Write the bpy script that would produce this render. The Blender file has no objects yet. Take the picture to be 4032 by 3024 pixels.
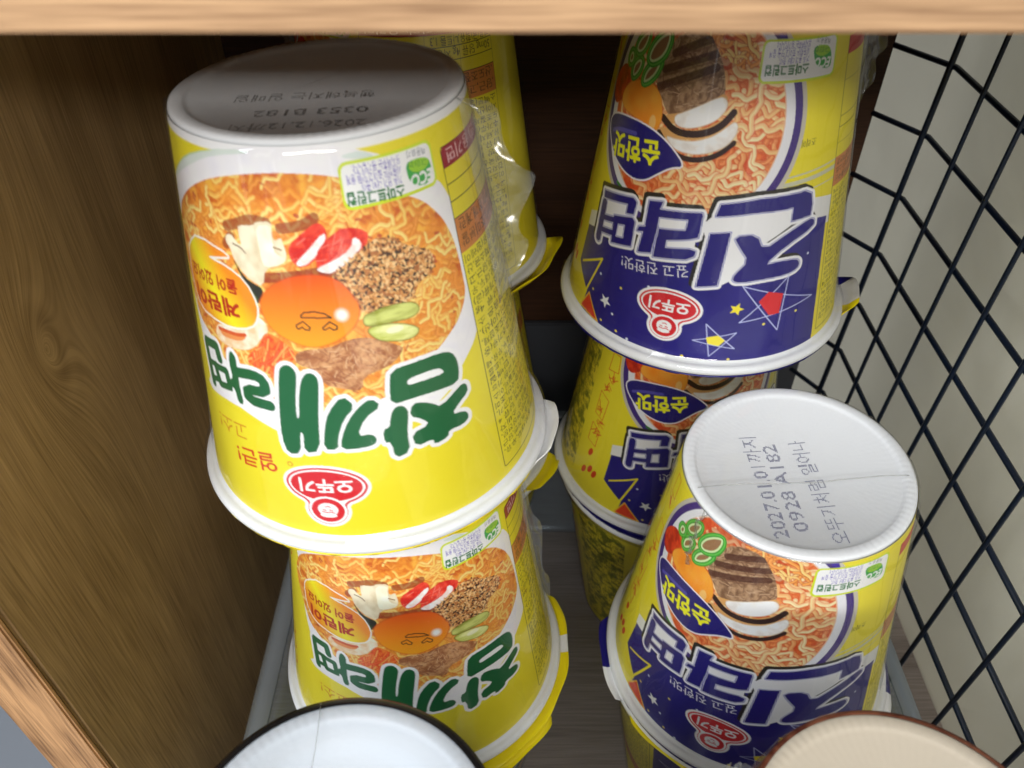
import bpy, bmesh, math, random
import numpy as np
from mathutils import Vector, Matrix
R = math.radians
SC = bpy.context.scene
COL = SC.collection

# ------------------------------------------------------------ camera, world, light, exposure
cam = bpy.data.cameras.new('camera'); camo = bpy.data.objects.new('camera', cam); COL.objects.link(camo)
cam.lens = 28.77; cam.sensor_width = 36; cam.clip_start = .005; cam.clip_end = 50
camo.location = (0, 0, 0); camo.rotation_euler = (R(90 - 41.76), 0, 0)
cam.dof.use_dof = True; cam.dof.focus_distance = .245; cam.dof.aperture_fstop = 24
SC.camera = camo
w = bpy.data.worlds.new('World'); SC.world = w; w.use_nodes = True
bg = w.node_tree.nodes['Background']; wn = w.node_tree.nodes.new; wl = w.node_tree.links.new
# dim grey surroundings; made-up bright noise patches added for streak reflections in the film
wt = wn('ShaderNodeTexCoord'); wm = wn('ShaderNodeMapping'); wm.inputs['Scale'].default_value = (1, 1, .22); wz = wn('ShaderNodeTexNoise'); wz.inputs['Scale'].default_value = 4.6; wz.inputs['Detail'].default_value = 2
wr = wn('ShaderNodeValToRGB'); wr.color_ramp.elements[0].position = .545; wr.color_ramp.elements[0].color = (.34, .35, .37, 1); wr.color_ramp.elements[1].position = .60; wr.color_ramp.elements[1].color = (4.2, 4.2, 4.1, 1)
wl(wt.outputs['Generated'], wm.inputs[0]); wl(wm.outputs[0], wz.inputs['Vector']); wl(wz.outputs[0], wr.inputs[0]); wl(wr.outputs[0], bg.inputs[0]); bg.inputs[1].default_value = .36
def area(name, loc, target, sx, sy, power, col):
    l = bpy.data.lights.new(name, 'AREA'); l.shape = 'RECTANGLE'; l.size = sx; l.size_y = sy; l.energy = power; l.color = col
    o = bpy.data.objects.new(name, l); COL.objects.link(o); o.location = loc
    o.rotation_euler = (Vector(target) - Vector(loc)).to_track_quat('-Z', 'Y').to_euler(); return o
area('added_fill_left', (-1.5, -.95, 1.15), (0, .1, -.2), .5, 1.2, 28, (.9, .96, 1))  # added fill from the left, brightens the white partition wall
area('ceiling_lamp', (.1, -1.0, 1.33), (.0, .15, -.2), 3.0, .24, 22, (.95, .975, 1))
area('added_fill_front', (.1, -2.7, 1.35), (0, .2, -.15), 2.2, .3, 84, (1, .97, .92))  # added low-angle fill, reaches under the board to the shaded base and back cups
area('added_partition_backlight', (1.25, .0, .35), (.2, .12, -.3), .8, .3, 14, (.98, .98, .95))  # added light beyond the partition, brightens it through the translucent sheet
SC.view_settings.view_transform = 'Standard'; SC.view_settings.look = 'None'
SC.view_settings.exposure = -.08; SC.view_settings.gamma = 1
SC.render.film_transparent = False
SC.cycles.max_bounces = 6; SC.cycles.diffuse_bounces = 4; SC.cycles.glossy_bounces = 3; SC.cycles.transparent_max_bounces = 14; SC.cycles.transmission_bounces = 3; SC.cycles.caustics_reflective = False; SC.cycles.caustics_refractive = False

# ------------------------------------------------------------ material helpers
def lin(c):
    c = np.asarray(c, float) / 255.
    return np.where(c <= .04045, c / 12.92, ((c + .055) / 1.055) ** 2.4)
def newmat(name):
    m = bpy.data.materials.new(name); m.use_nodes = True
    nt = m.node_tree; b = nt.nodes['Principled BSDF']; return m, nt, b
def setin(b, **k):
    for n, v in k.items():
        n = n.replace('_', ' ')
        if n in b.inputs: b.inputs[n].default_value = v
def noise_bump(nt, b, scale, strength, dist=.001, coord='Object', stretch=(1, 1, 1)):
    tc = nt.nodes.new('ShaderNodeTexCoord'); mp = nt.nodes.new('ShaderNodeMapping'); mp.inputs['Scale'].default_value = stretch
    n = nt.nodes.new('ShaderNodeTexNoise'); n.inputs['Scale'].default_value = scale; n.inputs['Detail'].default_value = 4
    bu = nt.nodes.new('ShaderNodeBump'); bu.inputs['Strength'].default_value = strength; bu.inputs['Distance'].default_value = dist
    L = nt.links.new
    L(tc.outputs[coord], mp.inputs[0]); L(mp.outputs[0], n.inputs['Vector']); L(n.outputs[0], bu.inputs['Height']); L(bu.outputs[0], b.inputs['Normal'])
    return n
def plain(name, col, rough=.5, bump=None, spec=.5, metal=0, var=0):
    m, nt, b = newmat(name); c = tuple(lin(col)) + (1,)
    setin(b, Base_Color=c, Roughness=rough, Specular_IOR_Level=spec, Metallic=metal)
    if bump: noise_bump(nt, b, *bump)
    if var:
        tc = nt.nodes.new('ShaderNodeTexCoord'); n = nt.nodes.new('ShaderNodeTexNoise'); n.inputs['Scale'].default_value = 14; n.inputs['Detail'].default_value = 6
        mx = nt.nodes.new('ShaderNodeMixRGB'); mx.inputs[1].default_value = tuple(x * (1 - var) for x in c[:3]) + (1,); mx.inputs[2].default_value = tuple(min(1, x * (1 + var)) for x in c[:3]) + (1,)
        nt.links.new(tc.outputs['Object'], n.inputs['Vector']); nt.links.new(n.outputs[0], mx.inputs[0]); nt.links.new(mx.outputs[0], b.inputs['Base Color'])
    return m
def wood(name, dark, light, axis, scale=1., rough=.55, knots=(), bands=.05, fine=1.):
    """grain runs along axis (0,1,2); knots: object-space points"""
    m, nt, b = newmat(name); N = nt.nodes.new; L = nt.links.new
    tc = N('ShaderNodeTexCoord'); src = tc.outputs['Object']
    warp = None
    for kx, ky, kz, kr in knots:
        # rings round a knot: distance field added to the grain coordinate
        sub = N('ShaderNodeVectorMath'); sub.operation = 'SUBTRACT'; sub.inputs[1].default_value = (kx, ky, kz); L(src, sub.inputs[0])
        sc = N('ShaderNodeVectorMath'); sc.operation = 'MULTIPLY'; sc.inputs[1].default_value = (0, 1, .55); L(sub.outputs[0], sc.inputs[0])
        ln = N('ShaderNodeVectorMath'); ln.operation = 'LENGTH'; L(sc.outputs[0], ln.inputs[0])
        g = N('ShaderNodeMath'); g.operation = 'DIVIDE'; g.inputs[1].default_value = -kr; L(ln.outputs['Value'], g.inputs[0])
        e = N('ShaderNodeMath'); e.operation = 'EXPONENT'; L(g.outputs[0], e.inputs[0])
        k = N('ShaderNodeMath'); k.operation = 'MULTIPLY'; k.inputs[1].default_value = kr * 2.2; L(e.outputs[0], k.inputs[0])
        warp = (k, ln, kr)
    mp = N('ShaderNodeMapping'); s = [1., 1., 1.]; s[axis] = .03; mp.inputs['Scale'].default_value = s
    if warp:
        cmb = N('ShaderNodeCombineXYZ'); L(warp[0].outputs[0], cmb.inputs[1])
        ad = N('ShaderNodeVectorMath'); ad.operation = 'ADD'; L(src, ad.inputs[0]); L(cmb.outputs[0], ad.inputs[1]); L(ad.outputs[0], mp.inputs[0])
    else: L(src, mp.inputs[0])
    n1 = N('ShaderNodeTexNoise'); n1.inputs['Scale'].default_value = 30 * scale; n1.inputs['Detail'].default_value = 2; n1.inputs['Roughness'].default_value = .5; n1.inputs['Distortion'].default_value = .2
    n2 = N('ShaderNodeTexNoise'); n2.inputs['Scale'].default_value = 1250 * fine; n2.inputs['Detail'].default_value = 3
    n3 = N('ShaderNodeTexNoise'); n3.inputs['Scale'].default_value = 12 * scale; n3.inputs['Detail'].default_value = 2
    for n in (n1, n2): L(mp.outputs[0], n.inputs['Vector'])
    L(src, n3.inputs['Vector'])
    m1 = N('ShaderNodeMath'); m1.operation = 'MULTIPLY_ADD'; m1.inputs[1].default_value = .62; L(n2.outputs[0], m1.inputs[0])
    bq = N('ShaderNodeMath'); bq.operation = 'MULTIPLY'; bq.inputs[1].default_value = 26; L(n1.outputs[0], bq.inputs[0])
    bs = N('ShaderNodeMath'); bs.operation = 'SINE'; L(bq.outputs[0], bs.inputs[0])
    bm_ = N('ShaderNodeMath'); bm_.operation = 'MULTIPLY_ADD'; bm_.inputs[1].default_value = bands; bm_.inputs[2].default_value = .41; L(bs.outputs[0], bm_.inputs[0]); L(bm_.outputs[0], m1.inputs[2])
    m2 = N('ShaderNodeMath'); m2.operation = 'MULTIPLY_ADD'; m2.inputs[1].default_value = .25; L(n3.outputs[0], m2.inputs[0]); L(m1.outputs[0], m2.inputs[2])
    cr = N('ShaderNodeValToRGB'); cr.color_ramp.elements[0].position = .62; cr.color_ramp.elements[1].position = 1.0
    cr.color_ramp.elements[0].color = tuple(lin(dark)) + (1,); cr.color_ramp.elements[1].color = tuple(lin(light)) + (1,)
    out = m2.outputs[0]
    if warp:
        # thin rings inside the knot and a dark core
        w_ = N('ShaderNodeMath'); w_.operation = 'MULTIPLY'; w_.inputs[1].default_value = 850; L(warp[1].outputs['Value'], w_.inputs[0])
        nn = N('ShaderNodeMath'); nn.operation = 'MULTIPLY_ADD'; nn.inputs[1].default_value = 9; L(n3.outputs[0], nn.inputs[0]); L(w_.outputs[0], nn.inputs[2])
        sn = N('ShaderNodeMath'); sn.operation = 'SINE'; L(nn.outputs[0], sn.inputs[0])
        mr = N('ShaderNodeMapRange'); mr.inputs['From Min'].default_value = .004; mr.inputs['From Max'].default_value = .014; mr.inputs['To Min'].default_value = .07; mr.inputs['To Max'].default_value = 0; L(warp[1].outputs['Value'], mr.inputs['Value'])
        mm = N('ShaderNodeMath'); mm.operation = 'MULTIPLY'; L(sn.outputs[0], mm.inputs[0]); L(mr.outputs[0], mm.inputs[1])
        mb = N('ShaderNodeMath'); mb.operation = 'MULTIPLY_ADD'; mb.inputs[1].default_value = -1.1; L(mr.outputs[0], mb.inputs[0]); L(mm.outputs[0], mb.inputs[2])
        s2 = N('ShaderNodeMath'); s2.operation = 'ADD'; L(out, s2.inputs[0]); L(mb.outputs[0], s2.inputs[1]); out = s2.outputs[0]
    L(out, cr.inputs[0]); L(cr.outputs[0], b.inputs['Base Color'])
    bu = N('ShaderNodeBump'); bu.inputs['Strength'].default_value = .25; bu.inputs['Distance'].default_value = .0006; L(m1.outputs[0], bu.inputs['Height']); L(bu.outputs[0], b.inputs['Normal'])
    setin(b, Roughness=rough, Specular_IOR_Level=.3)
    return m
def clear(name, tint=(1, 1, 1), fac=.05, milky=0, rough=.08, bump=None, stretch=(1, 1, 1)):
    """thin clear plastic: transparent + mirror by Fresnel (+ a little milky diffuse)"""
    m, nt, b = newmat(name); N = nt.nodes.new; L = nt.links.new; nt.nodes.remove(b)
    out = nt.nodes['Material Output']
    tr = N('ShaderNodeBsdfTransparent'); tr.inputs[0].default_value = (*tint, 1)
    gl = N('ShaderNodeBsdfGlossy'); gl.inputs['Roughness'].default_value = rough
    lw = N('ShaderNodeLayerWeight'); pw = N('ShaderNodeMath'); pw.operation = 'POWER'; pw.inputs[1].default_value = 3.5; L(lw.outputs['Facing'], pw.inputs[0])
    ad = N('ShaderNodeMath'); ad.operation = 'MULTIPLY_ADD'; ad.inputs[1].default_value = .35; ad.inputs[2].default_value = fac; L(pw.outputs[0], ad.inputs[0]); ad.use_clamp = True
    base = tr.outputs[0]
    if milky:
        df = N('ShaderNodeBsdfDiffuse'); df.inputs[0].default_value = (.8, .85, .88, 1); tl = N('ShaderNodeBsdfTranslucent'); tl.inputs[0].default_value = (.8, .85, .88, 1)
        a1 = N('ShaderNodeMixShader'); a1.inputs[0].default_value = .4; L(df.outputs[0], a1.inputs[1]); L(tl.outputs[0], a1.inputs[2])
        mx = N('ShaderNodeMixShader'); mx.inputs[0].default_value = milky; L(base, mx.inputs[1]); L(a1.outputs[0], mx.inputs[2]); base = mx.outputs[0]
    m2 = N('ShaderNodeMixShader'); L(ad.outputs[0], m2.inputs[0]); L(base, m2.inputs[1]); L(gl.outputs[0], m2.inputs[2]); L(m2.outputs[0], out.inputs[0])
    if bump:
        tc = N('ShaderNodeTexCoord'); mp = N('ShaderNodeMapping'); mp.inputs['Scale'].default_value = stretch
        n = N('ShaderNodeTexNoise'); n.inputs['Scale'].default_value = bump[0]; n.inputs['Detail'].default_value = 3; n.inputs['Distortion'].default_value = .6
        bu = N('ShaderNodeBump'); bu.inputs['Strength'].default_value = bump[1]; bu.inputs['Distance'].default_value = .002
        L(tc.outputs['Object'], mp.inputs[0]); L(mp.outputs[0], n.inputs['Vector']); L(n.outputs[0], bu.inputs['Height']); L(bu.outputs[0], gl.inputs['Normal'])
    return m

# ------------------------------------------------------------ object helpers
def link(name, me, mat, parent=None, smooth=False):
    o = bpy.data.objects.new(name, me); COL.objects.link(o)
    if mat is not None and not me.materials:
        for x in (mat if isinstance(mat, (list, tuple)) else [mat]): me.materials.append(x)
    if parent is not None: o.parent = parent
    if smooth: me.polygons.foreach_set('use_smooth', [True] * len(me.polygons))
    return o
def mesh(name, verts, faces):
    me = bpy.data.meshes.new(name); me.from_pydata([tuple(map(float, v)) for v in verts], [], faces); me.update(); return me
def box(name, x0, x1, y0, y1, z0, z1, mat, parent=None, bev=.0008):
    bm = bmesh.new(); bmesh.ops.create_cube(bm, size=1)
    for v in bm.verts: v.co = Vector(((x0 + x1) / 2 + v.co.x * (x1 - x0), (y0 + y1) / 2 + v.co.y * (y1 - y0), (z0 + z1) / 2 + v.co.z * (z1 - z0)))
    if bev: bmesh.ops.bevel(bm, geom=bm.edges[:], offset=bev, segments=2, affect='EDGES')
    me = bpy.data.meshes.new(name); bm.to_mesh(me); bm.free(); return link(name, me, mat, parent)
def tube(path, r, n=10, closed=False):
    V = []; F = []; P = [Vector(p) for p in path]; m = len(P)
    for i, p in enumerate(P):
        t = (P[(i + 1) % m] - P[i - 1]) if closed else (P[min(i + 1, m - 1)] - P[max(i - 1, 0)]); t.normalize()
        u = t.cross(Vector((0, 0, 1)));
        if u.length < .1: u = t.cross(Vector((0, 1, 0)))
        u.normalize(); v = t.cross(u)
        for k in range(n):
            a = 2 * math.pi * k / n; V.append(p + u * math.cos(a) * r + v * math.sin(a) * r)
    for i in range(m if closed else m - 1):
        for k in range(n):
            a = i * n + k; b = i * n + (k + 1) % n; c = ((i + 1) % m) * n + (k + 1) % n; d = ((i + 1) % m) * n + k; F.append((a, b, c, d))
    if not closed:
        F.append(tuple(range(n))[::-1]); F.append(tuple((m - 1) * n + k for k in range(n)))
    return V, F
def lathe(prof, n=160, a0=0, a1=360):
    V = []; F = []; full = (a1 - a0) == 360; m = len(prof); cols = n if full else n + 1
    for i in range(cols):
        a = R(a0 + (a1 - a0) * i / n)
        for r, z in prof: V.append((r * math.sin(a), -r * math.cos(a), z))
    for i in range(n):
        j = (i + 1) % cols
        for k in range(m - 1): F.append((i * m + k, j * m + k, j * m + k + 1, i * m + k + 1))
    return V, F
def tag(o, label=None, cat=None, group=None, kind=None):
    if label: o['label'] = label
    if cat: o['category'] = cat
    if group: o['group'] = group
    if kind: o['kind'] = kind
    return o
def empty(name, loc=(0, 0, 0)):
    o = bpy.data.objects.new(name, None); COL.objects.link(o); o.location = loc; o.empty_display_size = .02; return o
# outlines of the printed artwork in millimetres (across, down from the cup base)
K = {'s_bowl':[(-45.6,15.2),(-34.9,8.3),(-26.9,4.7),(-15.2,2.0),(-1.2,0.4),(10.8,1.6),(16.0,3.4),(22.0,5.6),(28.0,9.1),(34.1,13.5),(36.2,17.1),(37.7,21.7),(38.6,31.8),(37.8,41.7),(37.0,50.3),(34.9,53.0),(30.8,56.1),(28.1,58.6),(24.4,62.0),(18.4,64.2),(11.9,66.9),(5.7,69.2),(-2.2,70.7),(-6.2,68.0),(-13.2,66.1),(-19.2,64.2),(-24.8,62.8),(-39.6,65.2),(-33.6,58.2),(-37.8,49.7),(-40.6,38.6),(-40.9,28.5)],
's_green1':[(-45.6,15.2),(-34.7,7.8),(-26.8,4.3),(-15.2,2.0),(-7.6,2.3),(-19.4,3.8),(-27.5,6.7)],
's_green2':[(10.9,4.1),(12.2,3.5),(16.0,3.4),(19.1,5.0),(16.1,5.1)],
's_noodle':[(-36.1,15.6),(-27.4,10.7),(-18.5,7.7),(-7.1,6.0),(2.3,6.2),(10.1,7.5),(18.1,11.1),(23.9,13.7),(28.4,16.2),(31.3,19.2),(33.6,22.5),(35.5,28.0),(35.8,35.5),(35.7,40.6),(32.0,45.2),(29.6,46.8),(25.1,49.6),(18.1,53.6),(10.5,57.9),(3.5,57.8),(3.9,58.7),(-3.0,59.6),(-9.3,60.3),(-14.3,56.5),(-15.7,52.1),(-22.7,52.0),(-27.5,51.6),(-31.2,47.3),(-37.0,45.4),(-39.0,41.6),(-45.6,30.1),(-42.7,21.2)],
's_mush':[(-15.6,17.2),(-11.2,16.8),(-10.8,16.0),(-6.7,15.6),(-7.2,18.2),(-6.8,19.7),(-5.2,18.9),(-4.9,19.6),(-4.3,23.1),(-6.0,24.7),(-10.2,25.8),(-11.2,29.9),(-14.1,29.1),(-16.4,27.3),(-18.3,24.7),(-18.7,22.8),(-20.0,21.3),(-19.4,19.8),(-17.9,19.5),(-16.9,20.7),(-15.3,21.8),(-15.7,18.7)],
's_mushl':[(-10.9,16.8),(-7.1,16.3),(-7.3,18.6),(-7.2,20.5),(-7.1,22.4),(-4.5,23.3),(-6.3,24.7),(-10.1,25.6),(-10.7,23.7),(-10.8,20.8)],
's_crab1':[(-3.6,20.3),(-0.5,18.1),(3.4,15.7),(5.0,16.9),(5.2,18.8),(4.5,20.6),(0.5,24.8),(-2.6,25.0),(-4.0,22.9)],
's_crab1w':[(4.6,17.8),(4.8,19.7),(0.6,24.2),(-2.4,25.0),(-2.6,24.0),(0.3,21.7)],
's_crab2':[(1.8,22.4),(5.1,19.2),(9.1,17.3),(13.9,18.7),(13.9,21.0),(11.9,22.7),(5.3,26.7),(1.9,26.1)],
's_crab2w':[(10.7,19.5),(12.3,20.9),(11.7,22.7),(5.1,26.9),(1.9,26.1),(1.8,25.3),(5.8,24.0),(9.8,22.0)],
's_yolk':[(-13.1,34.3),(-12.2,32.1),(-9.5,29.5),(-5.9,27.6),(-2.7,26.8),(1.4,26.6),(5.2,27.7),(7.7,30.4),(8.9,33.5),(9.0,32.5),(9.5,35.7),(7.9,38.9),(4.6,41.4),(1.4,42.7),(-2.0,43.4),(-5.5,42.5),(-9.5,40.7),(-11.8,38.5),(-12.9,35.4),(-12.7,32.7)],
's_mouth':[(-3.6,35.8),(-2.7,35.0),(-0.3,34.9),(1.7,35.4),(3.0,36.4),(0.5,36.3),(-3.5,36.2)],
's_eye1':[(-4.9,38.0),(-3.3,37.1),(-1.9,38.5),(-2.2,39.1),(-3.1,39.0),(-3.6,38.4),(-4.5,38.9),(-4.9,38.6)],
's_eye2':[(0.8,38.6),(2.5,37.3),(3.9,38.4),(3.8,39.1),(3.1,39.3),(2.3,38.6),(1.3,39.1),(0.9,39.0)],
's_hl':[(5.3,36.0),(6.3,36.1)],
's_sesame':[(13.5,21.8),(16.0,20.8),(19.5,21.6),(22.7,24.5),(26.4,25.9),(28.8,29.1),(27.3,31.9),(23.0,32.7),(21.6,35.6),(21.9,35.7),(15.7,36.3),(9.9,36.7),(6.7,30.4),(5.2,27.4),(5.0,27.1),(8.4,24.7),(10.9,23.1)],
's_zuc1':[(9.5,37.1),(12.0,36.3),(15.0,35.7),(21.3,36.3),(22.7,38.6),(20.6,40.0),(15.1,39.6),(9.8,39.7)],
's_zuc2':[(9.7,40.1),(12.7,39.5),(17.1,40.2),(21.4,42.5),(21.1,44.2),(18.4,44.8),(14.3,43.9),(11.7,42.9)],
's_meat':[(-4.7,43.8),(1.3,43.4),(5.5,41.8),(9.4,41.7),(13.2,43.4),(16.3,45.5),(17.2,46.5),(14.6,49.1),(12.5,49.9),(7.4,51.1),(7.1,54.3),(4.0,54.3),(7.0,55.1),(3.7,53.7),(-1.0,52.5),(-2.4,48.6),(-6.3,47.5),(-6.6,45.5)],
's_carrot':[(-13.5,41.4),(-11.7,40.4),(-9.6,41.6),(-8.5,42.3),(-6.4,43.9),(-6.4,46.6),(-9.3,46.5),(-11.1,48.1),(-12.5,52.5),(-14.0,50.5),(-18.4,49.8),(-19.1,48.0),(-14.3,43.8)],
's_squid':[(-28.9,44.9),(-27.2,42.5),(-22.3,41.2),(-16.3,38.0),(-14.6,36.8),(-12.4,37.9),(-11.6,40.2),(-14.1,42.4),(-15.4,44.4),(-18.8,46.5),(-24.9,47.4),(-28.3,46.9)],
's_squid2':[(-27.1,43.7),(-24.0,43.4),(-20.4,43.1),(-18.4,42.5),(-18.3,43.4),(-20.1,44.6),(-23.8,45.1),(-26.4,45.2)],
's_dark':[(-18.9,24.0),(-16.3,28.1),(-14.1,29.4),(-11.0,30.3),(-13.1,34.3),(-14.1,33.3),(-16.5,29.2)],
's_bub':[(-39.4,30.7),(-37.5,27.3),(-31.1,22.8),(-18.3,24.5),(-24.4,25.9),(-27.4,26.6),(-25.7,26.9),(-20.8,27.2),(-15.9,29.4),(-13.6,34.2),(-14.2,37.8),(-16.2,40.2),(-21.8,41.7),(-28.8,41.7),(-34.9,41.5),(-38.4,38.0)],
's_t_gy':[(-21.1,35.2),(-35.4,36.0),(-18.7,30.0),(-36.8,30.3)],
's_cham1':[(13.4,50.8),(18.6,50.5),(25.4,50.7),(28.2,52.0),(29.2,54.5),(29.2,57.2),(28.3,60.3),(22.5,59.6),(17.1,59.2),(12.2,59.5),(12.5,54.8)],
's_cham1h':[(16.6,54.2),(20.2,53.8),(24.0,54.2),(25.0,55.1),(25.2,56.1),(20.9,55.8),(16.9,55.7),(16.5,55.4)],
's_cham2':[(16.7,60.5),(19.3,61.2),(21.3,62.5),(23.0,64.1),(28.3,61.3),(29.7,61.2),(30.5,62.3),(30.3,64.0),(27.5,65.5),(25.1,67.5),(28.2,68.2),(29.3,69.5),(29.1,71.0),(27.3,71.7),(23.7,71.2),(23.4,72.9),(19.8,73.4),(19.9,71.6),(15.8,72.2),(15.3,68.3),(19.7,67.4),(18.2,65.3),(15.6,63.6)],
's_cham3':[(11.4,63.2),(12.2,61.0),(13.3,60.1),(14.7,60.4),(15.5,61.8),(15.4,63.3),(14.5,67.7),(14.5,72.9),(11.1,73.9),(10.8,69.1),(9.4,69.0),(9.6,65.4),(11.1,65.1)],
's_kk1':[(2.3,55.1),(4.8,58.2),(1.8,61.5),(-0.0,66.3),(-0.3,69.5),(-3.4,69.5),(-2.6,63.9),(-1.2,59.4)],
's_kk2':[(8.2,56.7),(10.2,59.1),(6.2,61.6),(4.1,66.2),(7.0,65.9),(8.1,67.4),(7.5,69.0),(4.6,69.5),(0.3,69.5),(0.7,66.4),(2.8,61.6),(5.6,58.3)],
's_ae':[(-11.0,50.0),(-10.0,48.2),(-8.2,47.7),(-6.8,49.2),(-6.9,51.2),(-7.9,56.5),(-8.3,61.4),(-7.7,61.3),(-7.2,56.4),(-6.1,51.6),(-4.7,49.5),(-3.1,49.4),(-2.0,51.0),(-2.5,54.7),(-3.5,61.4),(-4.2,70.0),(-7.8,70.9),(-7.4,65.2),(-8.1,65.3),(-8.6,71.2),(-11.7,71.9),(-12.7,67.8),(-12.3,60.2)],
's_ra1':[(-24.8,49.0),(-23.8,48.2),(-22.5,49.6),(-22.7,52.3),(-22.6,54.6),(-22.6,58.1),(-22.0,61.8),(-24.0,62.2),(-24.5,58.4),(-26.2,58.7),(-25.7,56.2),(-24.7,55.7),(-25.3,51.9)],
's_ra2':[(-23.0,53.4),(-17.8,52.3),(-15.2,53.1),(-15.0,56.2),(-20.4,56.8),(-20.4,59.6),(-14.5,59.5)],
's_my1':[(-35.1,50.6),(-30.0,49.5),(-29.2,52.6)],
's_my2':[(-35.5,51.3),(-34.0,61.6)],
's_my3':[(-31.7,55.6),(-27.0,54.8),(-26.3,59.0),(-30.3,60.0)],
's_my4':[(-34.2,55.8),(-31.1,55.1)],
's_my5':[(-34.0,60.2),(-30.6,59.0)],
's_logo':[(-3.9,80.0),(-13.6,82.4),(4.3,80.8),(-3.2,74.3),(-5.1,88.0),(-1.5,87.8)],
's_t_ol':[(-15.4,73.6),(-27.2,76.2)],
's_t_go':[(-22.6,67.8),(-33.5,69.7)],
's_reg':[(-11.7,74.8)],
's_eco':[(10.6,5.5),(33.5,5.8),(33.2,13.6),(10.4,13.9)],
's_leaf':[(25.7,8.1),(28.4,7.7),(32.3,8.3),(32.9,10.1),(32.6,12.6),(30.7,13.5),(27.7,13.1),(25.9,11.5)],
's_t_eco':[(32.7,10.7),(26.6,10.8),(24.4,11.8),(11.1,11.1),(24.3,9.8),(14.6,9.5),(24.5,7.9),(11.5,7.7),(24.7,6.1),(13.1,5.9),(32.1,6.4),(26.8,5.8),(31.9,8.7),(26.6,7.9)],
's_tab':[(36.7,8.3),(36.7,12.4),(36.7,15.6),(36.7,19.5),(36.5,23.4),(36.7,31.5),(36.5,47.5),(36.2,72.1),(36.3,91.9)],
's_hdr':[(36.8,8.1),(36.4,12.2),(56.3,14.9),(60.2,11.5)],
'j_outer':[(11.4,12.1),(12.7,17.9),(13.2,23.0),(12.5,27.6),(10.8,32.6),(11.3,33.6),(9.3,38.8),(6.6,41.4)],
'j_nav0':[(9.3,12.1),(11.0,17.3),(11.5,22.2),(10.8,26.9),(9.2,32.0),(9.2,33.7),(7.5,38.1),(5.0,41.5)],
'j_nav1':[(7.5,11.9),(8.7,16.5),(9.2,21.4),(8.5,27.1),(7.3,31.4),(6.8,32.5),(5.3,37.6),(3.0,41.6)],
'j_nood':[(-3.2,1.8),(1.9,7.7),(4.6,12.5),(5.9,17.4),(6.1,23.8),(5.6,30.3),(4.6,33.5),(0.6,40.9),(-5.3,43.8),(-10.9,47.5),(-20.2,49.8),(-31.0,51.1),(-46.5,52.4),(-53.6,55.4),(-54.3,45.5),(-53.1,32.8)],
'j_left':[(-53.1,32.8),(-54.3,45.5),(-53.6,55.4),(-53.2,58.4)],
'j_carrot':[(-45.9,20.1),(-39.7,17.9),(-35.4,17.6),(-31.5,19.5),(-29.5,23.7),(-29.5,27.2),(-30.6,29.7),(-34.5,29.0),(-40.6,28.2),(-46.3,27.9),(-49.0,25.2)],
'j_pepper':[(-56.4,24.1),(-54.2,19.3),(-50.0,16.1),(-46.4,18.2),(-44.9,21.2),(-48.0,26.2),(-52.7,29.2)],
'j_on1':[(-38.9,11.8),(-38.2,8.9),(-35.8,6.0),(-32.7,4.4),(-31.6,6.1),(-32.3,9.4),(-34.1,11.6),(-37.0,13.0)],
'j_on2':[(-39.5,17.8),(-38.8,14.8),(-35.8,12.4),(-33.4,11.7),(-34.0,14.7),(-35.8,17.2),(-38.4,18.8)],
'j_on3':[(-45.6,17.8),(-45.5,15.2),(-43.2,13.2),(-41.2,13.7),(-41.7,16.5),(-44.1,18.9)],
'j_on4':[(-46.1,11.3),(-44.8,8.1),(-41.1,5.7),(-40.2,7.7),(-41.6,11.0),(-44.0,12.4)],
'j_on5':[(-49.5,14.9),(-48.6,12.5),(-46.4,12.6),(-46.0,15.1),(-48.0,16.4)],
'j_meat':[(-33.9,15.9),(-33.3,18.7),(-30.6,20.6),(-29.2,22.8),(-26.7,24.8),(-22.6,24.5),(-17.8,21.8),(-13.6,19.2),(-11.5,17.0),(-13.1,10.4),(-15.9,6.1),(-19.2,2.3),(-27.9,3.2),(-32.2,9.0)],
'j_ms1':[(-33.2,18.3),(-25.9,14.8),(-15.4,10.3)],
'j_ms2':[(-31.5,13.3),(-24.4,10.3),(-16.1,7.1)],
'j_ms3':[(-29.2,8.9),(-23.4,5.9),(-17.9,3.7)],
'j_mw1':[(-25.8,24.1),(-22.6,22.4),(-18.2,20.0),(-14.4,17.8),(-11.7,17.0),(-10.2,19.1),(-11.9,22.3),(-15.3,24.7),(-20.2,26.5),(-24.4,26.6)],
'j_md1':[(-29.1,25.3),(-24.9,27.9),(-19.4,27.9),(-14.7,26.6),(-11.1,24.3),(-8.5,20.8)],
'j_mw2':[(-27.5,29.5),(-23.4,30.0),(-17.7,29.4),(-12.6,27.1),(-9.5,24.3),(-7.5,22.8),(-6.4,24.8),(-7.7,28.3),(-10.8,30.8),(-15.7,32.7),(-20.8,33.1),(-24.5,32.3)],
'j_md2':[(-29.5,29.4),(-25.3,33.1),(-20.5,34.6),(-15.6,34.1),(-10.8,32.1),(-7.2,28.6)],
'j_mt2':[(-28.4,29.1),(-23.3,28.5),(-16.6,27.6),(-11.3,24.3)],
'j_mt1':[(-27.1,25.3),(-22.3,23.8),(-17.0,21.3),(-12.1,17.8)],
'j_drop':[(-51.6,36.6),(-53.2,33.3),(-50.3,30.7),(-43.7,29.3),(-35.9,28.8),(-29.3,30.0),(-23.9,32.8),(-19.7,36.7),(-23.4,37.5),(-27.0,40.1),(-31.2,43.7),(-36.0,44.6),(-41.8,43.3),(-47.3,40.7)],
'j_t_soon':[(-28.5,32.4),(-48.0,35.8)],
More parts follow.
